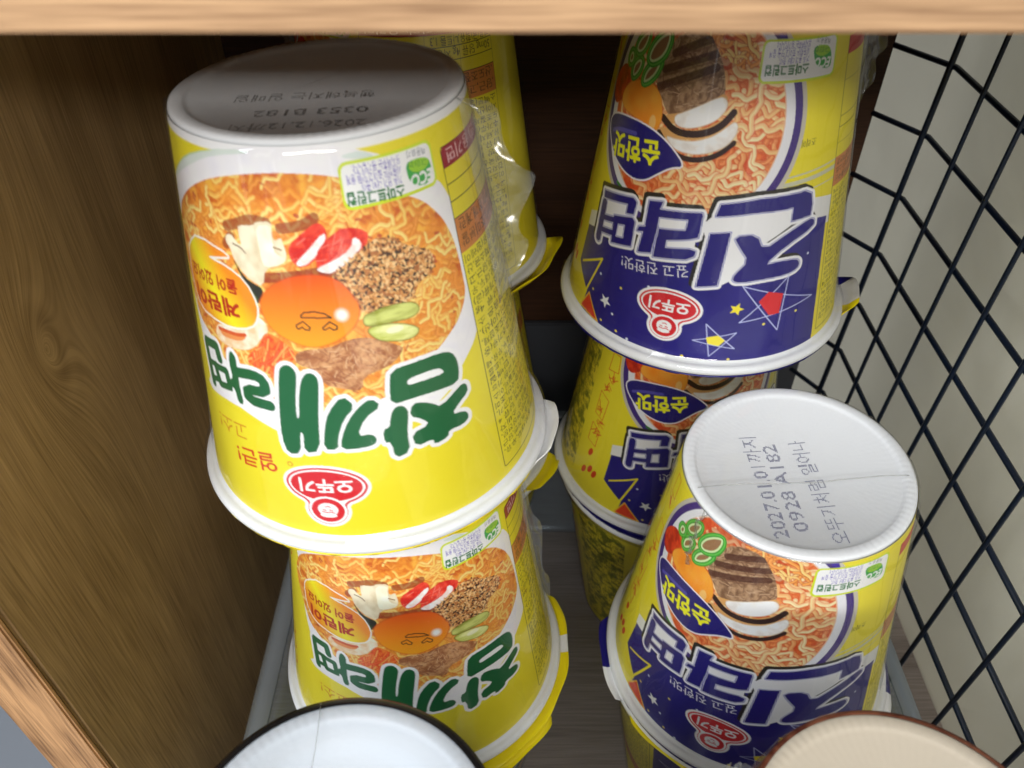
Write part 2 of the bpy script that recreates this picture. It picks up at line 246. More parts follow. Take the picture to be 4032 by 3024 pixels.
'j_jin1':[(-7.9,45.5),(2.8,43.7),(16.5,43.3),(19.0,44.5),(19.8,47.8),(19.6,51.1),(13.0,51.4),(13.2,47.4),(1.6,47.7),(-8.8,49.1)],
'j_jin2':[(-9.5,54.2),(-4.1,53.4),(-5.5,69.8),(-11.0,70.9)],
'j_jin3':[(-3.1,54.5),(3.2,54.0),(5.5,59.0),(11.9,55.0),(19.3,52.0),(21.6,52.9),(21.4,54.9),(12.4,58.5),(6.3,63.7),(10.7,63.2),(16.4,63.6),(17.7,65.0),(17.3,66.9),(13.7,67.9),(6.2,68.1),(0.4,68.8),(-1.7,68.2),(-1.6,66.4),(1.9,62.0),(-1.2,57.8)],
'j_ra1':[(-28.3,48.7),(-23.9,47.7),(-24.5,50.1),(-24.3,56.0),(-24.9,63.8),(-29.0,65.0),(-28.4,58.3),(-30.5,58.9),(-30.1,57.3),(-28.1,56.6)],
'j_ra2':[(-24.8,50.2),(-12.5,48.5),(-12.2,49.3),(-12.5,55.8),(-14.8,56.8),(-21.0,58.5),(-21.0,60.9),(-14.4,59.6),(-12.6,60.0),(-12.7,61.6),(-14.9,63.0),(-24.1,64.7),(-23.8,55.8),(-16.2,54.4),(-15.9,51.1),(-24.8,52.5)],
'j_my1':[(-46.9,53.2),(-33.8,49.9),(-32.3,50.7),(-32.6,54.7),(-35.4,55.4),(-35.4,52.5),(-46.4,55.4)],
'j_my2':[(-40.0,58.1),(-32.8,55.7),(-31.6,56.7),(-31.5,64.4),(-39.0,66.6)],
'j_my2h':[(-37.7,59.9),(-35.0,59.0),(-34.7,63.2),(-37.7,64.0)],
'j_my3':[(-45.6,56.7),(-45.3,68.2)],
'j_my4':[(-39.3,59.4),(-45.2,61.2)],
'j_my5':[(-39.3,63.6),(-44.9,65.1)],
'j_t_deep':[(-13.9,65.0),(-33.9,68.7)],
'j_logo':[(-17.1,78.8),(-25.6,82.3),(-9.0,77.6),(-17.8,73.5),(-16.9,86.3),(-13.4,85.3)],
'j_st1':[(1.3,69.9),(24.3,78.3),(1.8,81.9),(14.6,68.5),(13.0,86.2)],
'j_st1p':[(8.9,72.5),(13.5,74.0),(12.9,80.4),(9.9,80.5),(6.4,75.4)],
'j_st2':[(-6.7,82.6),(1.5,90.8),(-9.6,88.5),(1.5,85.3),(-4.8,93.6)],
'j_st2p':[(-6.2,87.1),(-3.2,86.2),(-1.2,87.9),(-2.7,89.9),(-5.6,89.2)],
'j_ys':[(0.6,77.4)],
'j_ws':[(-36.6,86.0)],
'j_dots':[(-40.5,78.5),(-42.5,85.3),(-32.0,78.8),(-33.2,88.8),(-36.8,93.2),(-30.9,93.7),(-27.1,96.3),(8.7,83.2),(18.6,81.4),(20.5,63.1),(-11.6,97.4),(0.3,96.6),(-23.6,74.5)],
'j_eco':[(-2.8,3.4),(20.6,3.5),(21.4,13.0),(-1.7,11.5)],
'j_leaf':[(12.6,5.4),(15.6,5.1),(19.0,5.8),(20.3,9.6),(19.5,11.5),(14.8,10.4),(13.3,8.3)],
'j_t_eco':[(19.7,8.6),(13.7,8.2),(11.7,9.2),(-1.5,9.2),(11.5,7.0),(2.2,7.3),(11.3,5.2),(-1.1,5.5),(11.5,3.5),(0.7,3.7),(18.9,4.1),(13.7,3.1),(18.8,6.3),(13.1,5.5)],
'j_t_jo':[(18.0,28.8),(12.9,28.8)],
'j_flag':[(0.2,0.9),(2.8,0.8),(3.9,2.9),(1.7,2.7)],
'j_tab':[(24.1,4.5),(24.8,13.6),(24.7,23.3),(25.1,35.8)],
'j_tabD':[(31.4,6.8),(31.6,16.2),(30.4,26.5),(29.6,42.5),(29.5,45.3),(26.8,72.2),(25.9,96.3)],
'j_navR':[(26.5,53.6),(25.2,99.2)],
'j_navT':[(22.3,52.5),(26.5,53.6)],
'j_band':[(20.2,46.1),(28.7,48.4),(20.1,42.4),(28.7,43.5),(12.6,38.0),(28.3,40.1)],
'j_navL':[(-52.3,68.1),(-53.5,81.6),(-45.3,87.5),(-46.9,95.7)],
'j_bandL':[(-52.3,68.1),(-46.5,65.8),(-53.3,63.2),(-47.4,60.4)],
'j_navL2':[(-55.1,66.8),(-44.5,62.1)],
'j_stL':[(-53.1,81.8),(-41.1,73.6),(-48.9,97.2)],
'j_stLr':[(-43.9,87.6),(-38.0,94.7),(-47.1,94.3)],
'j_yelL':[(-53.4,24.4),(-70.8,77.6),(-54.9,25.9),(-69.1,58.0),(-78.7,88.7)],
'j_bowlE':[(-53.9,26.2),(-53.5,42.7),(-53.5,54.2),(-52.8,61.9)],
'j_sk':[(-61.5,24.8),(-58.1,24.9),(-57.5,34.1),(-65.3,34.8),(-62.2,26.0)],
'j_sk2':[(-65.3,45.5),(-64.8,54.3),(-65.1,69.0),(-63.5,82.6),(-63.5,91.0),(-56.3,83.0)]}
# ------------------------------------------------------------ the printed artwork, painted by code into a colour attribute
PX = 9.0          # canvas pixels per millimetre
def chaikin(p, n=2, closed=True):
    p = np.asarray(p, float)
    for _ in range(n):
        q = np.roll(p, -1, 0) if closed else p[1:]; a = p if closed else p[:-1]
        r = np.empty((2 * len(q), 2)); r[0::2] = a * .75 + q * .25; r[1::2] = a * .25 + q * .75
        p = r if closed else np.vstack([p[:1], r, p[-1:]])
    return p
class Canvas:
    def __init__(s, x0, x1, h, bg, seed):
        s.x0 = x0; s.W = int(round((x1 - x0) * PX / 2)) * 2; s.H = int(round(h * PX / 2)) * 2
        s.c = np.empty((s.H, s.W, 3), np.float32); s.c[:] = lin(bg); s.r = np.random.RandomState(seed)
        s.y, s.x = np.mgrid[0:s.H, 0:s.W].astype(np.float32)
    def px(s, p): p = np.asarray(p, float).reshape(-1, 2); return np.stack([(p[:, 0] - s.x0) * PX, p[:, 1] * PX], 1)
    def bb(s, p, m):
        a = np.floor(p.min(0) - m).astype(int); b = np.ceil(p.max(0) + m).astype(int) + 1
        return max(a[0], 0), min(b[0], s.W), max(a[1], 0), min(b[1], s.H)
    def noise(s, cell, octs=3, stretch=(1, 1)):
        out = np.zeros((s.H, s.W), np.float32); tot = 0
        for o in range(octs):
            cx, cy = cell * PX * stretch[0] / 2 ** o, cell * PX * stretch[1] / 2 ** o
            g = s.r.rand(int(s.H / cy) + 3, int(s.W / cx) + 3).astype(np.float32)
            fx = s.x / cx; fy = s.y / cy; ix = fx.astype(int); iy = fy.astype(int); fx = fx - ix; fy = fy - iy
            fx = fx * fx * (3 - 2 * fx); fy = fy * fy * (3 - 2 * fy)
            v = (g[iy, ix] * (1 - fx) + g[iy, ix + 1] * fx) * (1 - fy) + (g[iy + 1, ix] * (1 - fx) + g[iy + 1, ix + 1] * fx) * fy
            out += v / 2 ** o; tot += 1 / 2 ** o
        return out / tot
    def pmask(s, pts, smooth=0):
        if smooth: pts = chaikin(pts, smooth)
        p = s.px(pts); x0, x1, y0, y1 = s.bb(p, 1); M = np.zeros((s.H, s.W), bool)
        if x1 <= x0 or y1 <= y0: return M
        X = s.x[y0:y1, x0:x1]; Y = s.y[y0:y1, x0:x1]; m = np.zeros(X.shape, bool)
        q = np.roll(p, -1, 0)
        for (ax, ay), (bx, by) in zip(p, q):
            if ay == by: continue
            c = ((ay > Y) != (by > Y)) & (X < (bx - ax) * (Y - ay) / (by - ay) + ax); m ^= c
        M[y0:y1, x0:x1] = m; return M
    def smask(s, pts, w, closed=False, out=None):
        p = s.px(pts); x0, x1, y0, y1 = s.bb(p, w * PX)
        M = np.zeros((s.H, s.W), bool) if out is None else out
        if x1 <= x0 or y1 <= y0: return M
        X = s.x[y0:y1, x0:x1]; Y = s.y[y0:y1, x0:x1]; m = np.zeros(X.shape, bool)
        seg = list(zip(p[:-1], p[1:])) + ([(p[-1], p[0])] if closed else [])
        for a, b in seg:
            d = b - a; L = max(d @ d, 1e-6); t = np.clip(((X - a[0]) * d[0] + (Y - a[1]) * d[1]) / L, 0, 1)
            m |= (X - a[0] - t * d[0]) ** 2 + (Y - a[1] - t * d[1]) ** 2 < (w * PX / 2) ** 2
        M[y0:y1, x0:x1] |= m; return M
    def dilate(s, M, mm):
        r = mm * PX; out = M.copy(); k = int(math.ceil(r)); 
        for dy in range(-k, k + 1):
            hw = int(math.sqrt(max(r * r - dy * dy, 0)))
            if abs(dy) > r: continue
            row = np.zeros_like(M); src = np.roll(M, dy, 0)
            cs = np.cumsum(np.pad(src, ((0, 0), (hw + 1, hw))).astype(np.int32), 1)
            row = (cs[:, 2 * hw + 1:] - cs[:, :-2 * hw - 1]) > 0
            out |= row
        return out
    def put(s, M, col, a=1.0):
        """col: sRGB triple or (H,W,3) linear image; a: alpha scalar or array"""
        c = lin(col) if np.ndim(col) == 1 else col[M]
        al = a if np.isscalar(a) else a[M][:, None]
        s.c[M] = s.c[M] * (1 - al) + c * al
    def poly(s, pts, col, smooth=0, a=1.0, clip=None):
        M = s.pmask(pts, smooth)
        if clip is not None: M &= clip
        s.put(M, col, a); return M
    def line(s, pts, w, col, closed=False, a=1.0, clip=None, smooth=0):
        if smooth: pts = chaikin(pts, smooth, closed)
        M = s.smask(pts, w, closed)
        if clip is not None: M &= clip
        s.put(M, col, a); return M
    def stroke(s, p, w, col, clip, a=1.0):
        """small fast stroke touching only its own box; col linear"""
        p = s.px(p); x0, x1, y0, y1 = s.bb(p, w * PX)
        if x1 <= x0 or y1 <= y0: return
        X = s.x[y0:y1, x0:x1]; Y = s.y[y0:y1, x0:x1]; D = np.full(X.shape, 1e9, np.float32)
        for u, v in zip(p[:-1], p[1:]):
            d = v - u; L = max(d @ d, 1e-6); t = np.clip(((X - u[0]) * d[0] + (Y - u[1]) * d[1]) / L, 0, 1)
            D = np.minimum(D, (X - u[0] - t * d[0]) ** 2 + (Y - u[1] - t * d[1]) ** 2)
        al = np.clip((w * PX / 2 - np.sqrt(D)) / 1.2 + .5, 0, 1) * a
        if clip is not None: al = al * clip[y0:y1, x0:x1]
        c = s.c[y0:y1, x0:x1]; c += (col - c) * al[..., None]
    def mottled(s, M, c0, c1, cell, lo=.3, hi=.7, stretch=(1, 1)):
        n = np.clip((s.noise(cell, 3, stretch) - lo) / (hi - lo), 0, 1)[..., None]
        s.put(M, lin(c0) * (1 - n) + lin(c1) * n)
    def noodles(s, M, n, wid, shades, edge, length, curl, flow=None):
        ys, xs = np.nonzero(M); r = s.r
        for i in range(n):
            k = r.randint(len(ys)); x, y = xs[k] / PX + s.x0, ys[k] / PX
            a = r.rand() * 6.283 if flow is None else flow(x, y) + r.randn() * .5
            L = length * (.5 + r.rand()); st = 9; ph = r.rand() * 6.28; fr = .5 + r.rand() * .9; kk = curl * r.randn()
            pts = [(x, y)]
            for j in range(st):
                a += kk * L / st + curl * 1.3 * math.sin(ph + j * fr) * L / st
                x += math.cos(a) * L / st; y += math.sin(a) * L / st; pts.append((x, y))
            w_ = wid * (.75 + .5 * r.rand()); c = lin(shades[r.randint(len(shades))])
            s.stroke(pts, w_ * 1.5, lin(edge), M, .55)
            s.stroke(pts, w_, c, M)
            hp = [(px_ - w_ * .12, py_ + w_ * .16) for px_, py_ in pts]
            s.stroke(hp, w_ * .35, np.minimum(c * 1.35 + .06, .95), M, .6)
    def wavy(s, M, n, wid, shades, edge, lo=12, hi=24, amp=1.0, wl=6.5):
        ys, xs = np.nonzero(M); r = s.r
        for i in range(n):
            k = r.randint(len(ys)); x, y = xs[k] / PX + s.x0, ys[k] / PX; a0 = r.rand() * 3.14 if r.rand() < .35 else .2 + r.randn() * .45
            L = lo + (hi - lo) * r.rand(); N_ = 26; am = amp * (.5 + .8 * r.rand()); w2 = wl * (.75 + .5 * r.rand()); ph = r.rand() * 6.28; be = r.randn() * .5
            px_ = []; cx, cy = x, y
            for j in range(N_ + 1):
                a = a0 + be * j / N_; st = L / N_; cx += math.cos(a) * st; cy += math.sin(a) * st
                o = am * math.sin(ph + 6.283 * j * st / w2) * (1 + .4 * math.sin(j * .9 + ph)); px_.append((cx - math.sin(a) * o, cy + math.cos(a) * o))
            w_ = wid * (.8 + .4 * r.rand()); c = lin(shades[r.randint(len(shades))])
            s.stroke(px_, w_ * 1.55, lin(edge), M, .6); s.stroke(px_, w_, c * .86, M); s.stroke([(q - w_ * .08, t + w_ * .1) for q, t in px_], w_ * .62, c, M, .8)
            s.stroke([(q - w_ * .15, t + w_ * .2) for q, t in px_], w_ * .22, np.minimum(c * 1.3 + .08, .95), M, .55)
    def text(s, body, start, end, h, col, bold=0, clip=None, fit=True, a=1.0, shear=0):
        """upside-down print: start/end are the ends of the baseline"""
        T = text_tris(body)
        if T is None: return None
        tris, wid = T; st = np.array(start, float); d = np.array(end, float) - st; L = np.hypot(*d); e = d / L
        up = np.array([e[1], -e[0]]); sx = L / wid if fit else h
        P = tris.copy(); P[..., 0] += shear * P[..., 1]
        Q = st + (P[..., 0:1] * sx) * e + (P[..., 1:2] * h / .80) * up
        M = np.zeros((s.H, s.W), bool); q = np.stack([(Q[..., 0] - s.x0) * PX, Q[..., 1] * PX], -1)
        for t in q:
            x0 = max(int(t[:, 0].min()), 0); x1 = min(int(t[:, 0].max()) + 2, s.W); y0 = max(int(t[:, 1].min()), 0); y1 = min(int(t[:, 1].max()) + 2, s.H)
            if x1 <= x0 or y1 <= y0: continue
            X = np.arange(x0, x1)[None, :]; Y = np.arange(y0, y1)[:, None]
            d0 = (t[1, 0] - t[0, 0]) * (Y - t[0, 1]) - (t[1, 1] - t[0, 1]) * (X - t[0, 0])
            d1 = (t[2, 0] - t[1, 0]) * (Y - t[1, 1]) - (t[2, 1] - t[1, 1]) * (X - t[1, 0])
            d2 = (t[0, 0] - t[2, 0]) * (Y - t[2, 1]) - (t[0, 1] - t[2, 1]) * (X - t[2, 0])
            M[y0:y1, x0:x1] |= ((d0 >= 0) & (d1 >= 0) & (d2 >= 0)) | ((d0 <= 0) & (d1 <= 0) & (d2 <= 0))
        if bold: M = s.dilate(M, bold)
        if clip is not None: M &= clip
        if col is not None: s.put(M, col, a)
        return M
    def final(s): return s.c.reshape(s.H // 2, 2, s.W // 2, 2, 3).mean((1, 3))
_TT = {}
def text_tris(body):
    if body in _TT: return _TT[body]
    c = bpy.data.curves.new('t', 'FONT'); c.body = body; c.size = 1; c.resolution_u = 3
    o = bpy.data.objects.new('t', c); m = o.to_mesh(); m.calc_loop_triangles()
    v = np.empty(len(m.vertices) * 3); m.vertices.foreach_get('co', v); v = v.reshape(-1, 3)[:, :2]
    t = np.empty(len(m.loop_triangles) * 3, np.int32); m.loop_triangles.foreach_get('vertices', t)
    o.to_mesh_clear(); bpy.data.objects.remove(o); bpy.data.curves.remove(c)
    if len(t) == 0: _TT[body] = None; return None
    tr = v[t].reshape(-1, 3, 2); x0 = v[:, 0].min(); tr[..., 0] -= x0
    _TT[body] = (tr, v[:, 0].max() - x0); return _TT[body]

def ell(cx, cy, rx, ry, n=48, rot=0):
    a = np.linspace(0, 2 * np.pi, n, endpoint=False); x = rx * np.cos(a); y = ry * np.sin(a); c, s_ = math.cos(rot), math.sin(rot)
    return np.stack([cx + x * c - y * s_, cy + x * s_ + y * c], 1)
def rrect(x0, y0, x1, y1, r):
    out = []
    for cx, cy, a0 in ((x1 - r, y0 + r, -90), (x1 - r, y1 - r, 0), (x0 + r, y1 - r, 90), (x0 + r, y0 + r, 180)):
        for k in range(7): a = R(a0 + 15 * k); out.append((cx + r * math.cos(a), cy + r * math.sin(a)))
    return out
def star(cx, cy, r, rot=0, inner=.45):
    return [(cx + (r if k % 2 == 0 else r * inner) * math.sin(rot + k * math.pi / 5), cy - (r if k % 2 == 0 else r * inner) * math.cos(rot + k * math.pi / 5)) for k in range(10)]
def emblem(C, cx, cy, rx, ry, qy, qr):
    """maker's mark, upside down: red oval with three syllables over a red disc with a child's face"""
    U = C.pmask(ell(cx, cy, rx, ry)) | C.pmask(ell(cx - .3, qy, qr, qr)); red = (205, 28, 38)
    U = ~C.dilate(~C.dilate(U, .9), .9)
    C.put(U, (246, 244, 246))
    def shrink(M, mm): return ~C.dilate(~M, mm)
    C.put(shrink(U, .75), red); C.put(shrink(U, 1.3), (246, 244, 246))
    C.put(C.pmask(ell(cx, cy, rx - 1.75, ry - 1.75)), red)
    C.put(C.pmask(ell(cx - .3, qy, qr - .9, qr - .9)), (246, 244, 246)); C.put(C.pmask(ell(cx - .3, qy, qr - 1.45, qr - 1.45)), red)
    C.text('오뚜기', (cx + rx * .60, cy - 1.9), (cx - rx * .60, cy - 1.5), 3.5, (250, 248, 250), bold=.16)
    qr -= .5; x = cx - .3; W = (248, 246, 248)
    C.poly(ell(x, qy - .2, qr * .48, qr * .44), W)
    C.poly(ell(x, qy + qr * .34, qr * .4, qr * .15), W)
    for dx in (-.75, .65): C.line([(x + dx - .3, qy - .1), (x + dx + .3, qy + .05)], .3, red)
    C.line([(x - .5, qy - .95), (x + .1, qy - 1.2), (x + .6, qy - .9)], .28, red)
    C.line([(x - 1.2, qy + .5), (x - .2, qy + .75), (x + .6, qy + .5), (x + 1.3, qy + .8)], .3, red)
def eco(C, q, leaf, tx):
    xs = [p[0] for p in q]; ys = [p[1] for p in q]; x0, x1, y0, y1 = min(xs), max(xs), min(ys), max(ys)
    C.poly(rrect(x0 - .5, y0 - .5, x1 + .5, y1 + .5, 1.9), (205, 222, 40)); C.poly(rrect(x0 + .15, y0 + .15, x1 - .15, y1 - .15, 1.4), (244, 244, 250))
    lm = C.poly(leaf, (52, 160, 66), 2)
    lx = np.mean([p[0] for p in leaf]); ly = np.mean([p[1] for p in leaf])
    C.put(lm & C.pmask(ell(lx, ly - 1.7, 3, 1.6)), (150, 200, 50))
    C.text('그린컵', tx[12], tx[13], 1.1, (40, 130, 50), clip=lm, bold=.05)
    C.text('ECO', tx[0], tx[1], 2.7, (240, 250, 240), bold=.12, shear=.2)
    C.text('스마트그린컵', tx[2], tx[3], 2.3, (28, 110, 48), bold=.14)
    pu = (78, 52, 170)
    C.text('기존 용기 대비 종이', tx[4], tx[5], 1.7, pu, bold=.1); C.text('사용량은 줄이고 맛을 좋게', tx[6], tx[7], 1.7, pu, bold=.1); C.text('유지해주는 용기입니다.', tx[8], tx[9], 1.7, pu, bold=.1)
    C.text('제품용기', tx[10], tx[11], 1.3, (70, 80, 90), bold=.04)
INGR = ('소맥분(밀:미국산,호주산),팜유(말레이시아산),감자전분,변성전분,정제소금,산도조절제,이스트분말,참깨,계란,당근,고추가루(중국산),조미분말,'
 '설탕,대두,우유,돼지고기,닭고기,쇠고기,조개류(굴)함유.나트륨 1,350mg 당류 4g 지방 12g 단백질 8g.이 제품은 소비자 기준에 의거 교환 가능.')
def rows(C, x0, x1, y0, y1, pitch, per, col, bold=.04, k0=0):
    y = y0; k = k0
    while y + pitch <= y1 + .01:
        s_ = INGR[k % (len(INGR) - per):][:per]; k += per
        C.text(s_, (x1, y + .35), (x0, y + .35), pitch * .68, col, bold=bold); y += pitch

# ---- cup 1: sesame egg noodles (yellow)
def paint_sesame():
    yel = (232, 217, 42); C = Canvas(-62, 102, 96, yel, 3)
    C.put(C.noise(7) > .5, (230, 213, 34), .5)
    C.put(C.y < 3.0 * PX, (243, 243, 244))
    B = C.poly(K['s_bowl'], (238, 236, 240), 1)
    C.poly(K['s_green1'], (170, 205, 170), 1, a=.8); C.poly(K['s_green2'], (165, 205, 180), 1, a=.8)
    n = C.noise(3, 3)[..., None]
    C.put(B, np.clip(lin((224, 222, 232)) * (1 - n) + lin((248, 246, 248)) * n, 0, 1) * np.ones_like(C.c), .5)
    NM = C.pmask(K['s_noodle'], 2)
    C.mottled(NM, (200, 92, 28), (246, 176, 66), 2.2, .3, .75)
    C.wavy(NM, 260, .95, [(244, 180, 80), (238, 160, 58), (230, 144, 50)], (216, 116, 38), 7, 16, .9, 7)
    C.put((C.noise(4) > .56) & NM, (238, 146, 46), .4)
    C.wavy(NM, 150, .8, [(250, 206, 116), (247, 194, 96)], (226, 134, 52), 6, 14, 1.0, 6)
    for i in range(60):
        x = -34 + C.r.rand() * 66; y = 8 + C.r.rand() * 40; C.stroke([(x, y), (x + C.r.randn() * .8, y + C.r.randn() * .4)], .35 + .5 * C.r.rand(), lin((178, 50, 34)), NM, .8)
    for pts in ([(-19, 18), (-16, 17), (-12, 15.5), (-8, 16)], [(-20, 22), (-18, 20)], [(-5, 17), (0, 16.5), (3, 15)], [(-12, 28), (2, 26.3), (4, 26)], [(3, 27), (12, 23)]): C.line(pts, 2.2, (132, 38, 26), clip=NM, a=.75, smooth=2)
    dk = C.poly(K['s_dark'], (40, 40, 26), 2)
    C.line([(-16, 30), (-13.5, 33)], 1.0, (70, 84, 34), a=.8)
    sq = C.poly(K['s_squid'], (240, 214, 172), 2); C.mottled(sq, (232, 196, 150), (250, 236, 212), 2)
    C.poly(K['s_squid2'], (226, 140, 76), 2); C.line(K['s_squid2'][:4], .9, (206, 84, 36), smooth=2)
    me = C.pmask(K['s_meat'], 1); C.mottled(me, (160, 96, 56), (212, 158, 108), 1.1, .3, .7)
    C.noodles(me, 130, .18, [(222, 176, 130), (196, 138, 92), (140, 80, 46)], (150, 88, 52), 2.2, .3)
    ca = C.pmask(K['s_carrot'], 1); C.mottled(ca, (222, 66, 24), (246, 128, 48), 1.2)
    C.noodles(ca, 60, .5, [(250, 120, 44), (236, 84, 30), (255, 160, 80)], (196, 46, 16), 5, .05, lambda x, y: 1.9)
    mu = C.pmask(K['s_mush'], 1); C.mottled(mu, (214, 196, 158), (240, 228, 198), 3.0); ml = C.pmask(K['s_mushl'], 1); C.mottled(ml, (240, 230, 200), (250, 244, 222), 3)
    C.line([(-17.8, 21.5), (-15.6, 22.0), (-14.6, 23)], .35, (120, 84, 50), smooth=1); C.line([(-7.2, 21), (-5.4, 21.5)], .35, (140, 104, 60))
    for q in ('1', '2'):
        m = C.pmask(K['s_crab' + q], 1); C.mottled(m, (206, 32, 22), (236, 74, 50), 1.2)
        C.noodles(m, 26, .15, [(246, 130, 110), (190, 24, 20)], (200, 40, 30), 3, .02, lambda x, y: 2.4)
        C.mottled(C.pmask(K['s_crab' + q + 'w'], 1), (236, 214, 206), (252, 244, 240), 1.2)
    se = C.pmask(K['s_sesame'], 2); C.mottled(se, (62, 30, 20), (140, 80, 44), 2.2)
    ys, xs = np.nonzero(se)
    for i in range(1500):
        k = C.r.randint(len(ys)); x = xs[k] / PX + C.x0; y = ys[k] / PX; a = C.r.rand() * 6.28; L = .45
        c = [(226, 170, 104), (206, 142, 78), (176, 108, 56), (44, 26, 20), (240, 198, 140)][C.r.randint(5)]
        C.stroke([(x, y), (x + L * math.cos(a), y + L * math.sin(a))], .42, lin(c), None)
    for q, c0, c1 in (('1', (146, 150, 50), (208, 214, 120)), ('2', (188, 196, 84), (232, 234, 160))):
        m = C.pmask(K['s_zuc' + q], 2); C.mottled(m, c0, c1, 1.6, stretch=(3, .6))
        C.line(K['s_zuc' + q], .35, (104, 112, 26), closed=True, a=.6, smooth=2)
    C.poly(ell(16, 41.5, 2.0, .8), (248, 246, 220), a=.6)
    yk = C.pmask(K['s_yolk'], 2); t = np.clip((C.y / PX - 27) / 15, 0, 1)[..., None]
    C.put(yk, lin((226, 84, 18)) * (1 - t) + lin((246, 158, 28)) * t + 0 * C.c)
    C.line(K['s_yolk'], .5, (190, 64, 14), closed=True, a=.4, smooth=2)
    ink = (54, 44, 26)
    C.line(K['s_mouth'], .34, ink, closed=True); C.line(K['s_eye1'], .34, ink, closed=True); C.line(K['s_eye2'], .34, ink, closed=True)
    hx, hy = K['s_hl'][0]; d = np.sqrt((C.x / PX + C.x0 - hx) ** 2 + (C.y / PX - hy) ** 2); C.put(d < 1.9, (255, 246, 236), np.clip(1.5 - d / 1.25, 0, 1))
    # speech bubble
    b = C.pmask(K['s_bub'], 1); C.put(C.dilate(b, .45), (248, 240, 230))
    t = np.clip(np.abs((C.x / PX + C.x0 + 30) - (C.y / PX - 31) * .9) / 11, 0, 1)[..., None]; C.put(b, lin((250, 226, 30)) * (1 - t) + lin((240, 140, 26)) * t + 0 * C.c)
    C.text('계란이', (-19.2, 35.0), (-36, 36.2), 3.8, (176, 24, 14), bold=.26)
    C.text('들어 있어요', (-18.8, 30.2), (-37.2, 31.0), 2.9, (176, 24, 14), bold=.2)
    # title
    T = C.pmask(K['s_cham1'], 1) & ~C.pmask(K['s_cham1h'], 1)
    for k in ('s_cham2', 's_cham3', 's_kk1', 's_kk2', 's_ra1'): T |= C.pmask(K[k], 1)
    T |= C.pmask(K['s_ae'], 1)
    T |= C.smask(chaikin(K['s_ra2'], 1, False), 2.7)
    for k, w_ in (('s_my1', 2.5), ('s_my2', 2.2), ('s_my4', 1.6), ('s_my5', 1.6)): T |= C.smask(K[k], w_)
    T |= C.smask(K['s_my3'], 1.9, True)
    C.put(C.dilate(T, 1.05), (240, 238, 242)); C.put(T, (16, 94, 50))
    C.text('얼큰!', K['s_t_ol'][0], K['s_t_ol'][1], 4.6, (206, 50, 24), bold=.12, shear=.15); C.text('고소!', K['s_t_go'][0], K['s_t_go'][1], 4.6, (206, 130, 24), bold=.1, shear=.15)
    rx, ry = K['s_reg'][0]; C.line(ell(rx, ry, .55, .55), .18, (190, 60, 30), closed=True)
    emblem(C, -4.4, 80.2, 9.6, 6.1, 87.3, 5.0)
    eco(C, K['s_eco'], K['s_leaf'], K['s_t_eco'])
    # side panel
    X0, X1 = 36.7, 84; blk = (36, 36, 20)
    C.poly(rrect(X0, 8, X1, 92.3, .8), (230, 215, 44)); C.poly([(X0, 9), (X0 + .8, 8), (X1, 8), (X1, 12.4), (X0, 12.4)], (150, 22, 44))
    C.text('제품정보(유탕면) 용기면', (X1 - 1, 9.0), (X0 + 2, 9.0), 2.6, (240, 200, 200), bold=.05)
    C.poly([(X0, 23.4), (X1, 23.4), (X1, 31.5), (X0, 31.5)], (206, 128, 60))
    for y in (15.8, 19.6, 23.4): C.line([(X0, y), (X1, y)], .22, blk)
    for x in (47, 58, 70): C.line([(x, 12.4), (x, 23.4)], .18, blk, a=.7)
    rows(C, 60, X1 - 1, 12.7, 23.3, 3.6, 15, blk, k0=100)
    rows(C, X0 + 1.2, X1 - 1, 23.8, 31.4, 3.7, 18, blk, .07, 40)
    rows(C, X0 + .9, X1 - 1, 32.0, 60, 2.75, 21, blk, .07, 0); rows(C, X0 + .9, X1 - 1, 60.2, 91.4, 2.45, 25, blk, .06, 200)
    C.line(rrect(X0, 8, X1, 92.3, .8), .22, blk, closed=True)
    # brush marks left of the bowl
    for y in (18, 24, 62, 70, 78): C.line([(-54 + C.r.rand() * 4, y), (-50, y + 4), (-52, y + 6)], .7, (206, 90, 30), smooth=1)
    C.put(C.y < 1.2 * PX, (243, 243, 244))
    return C.final(), C.x0

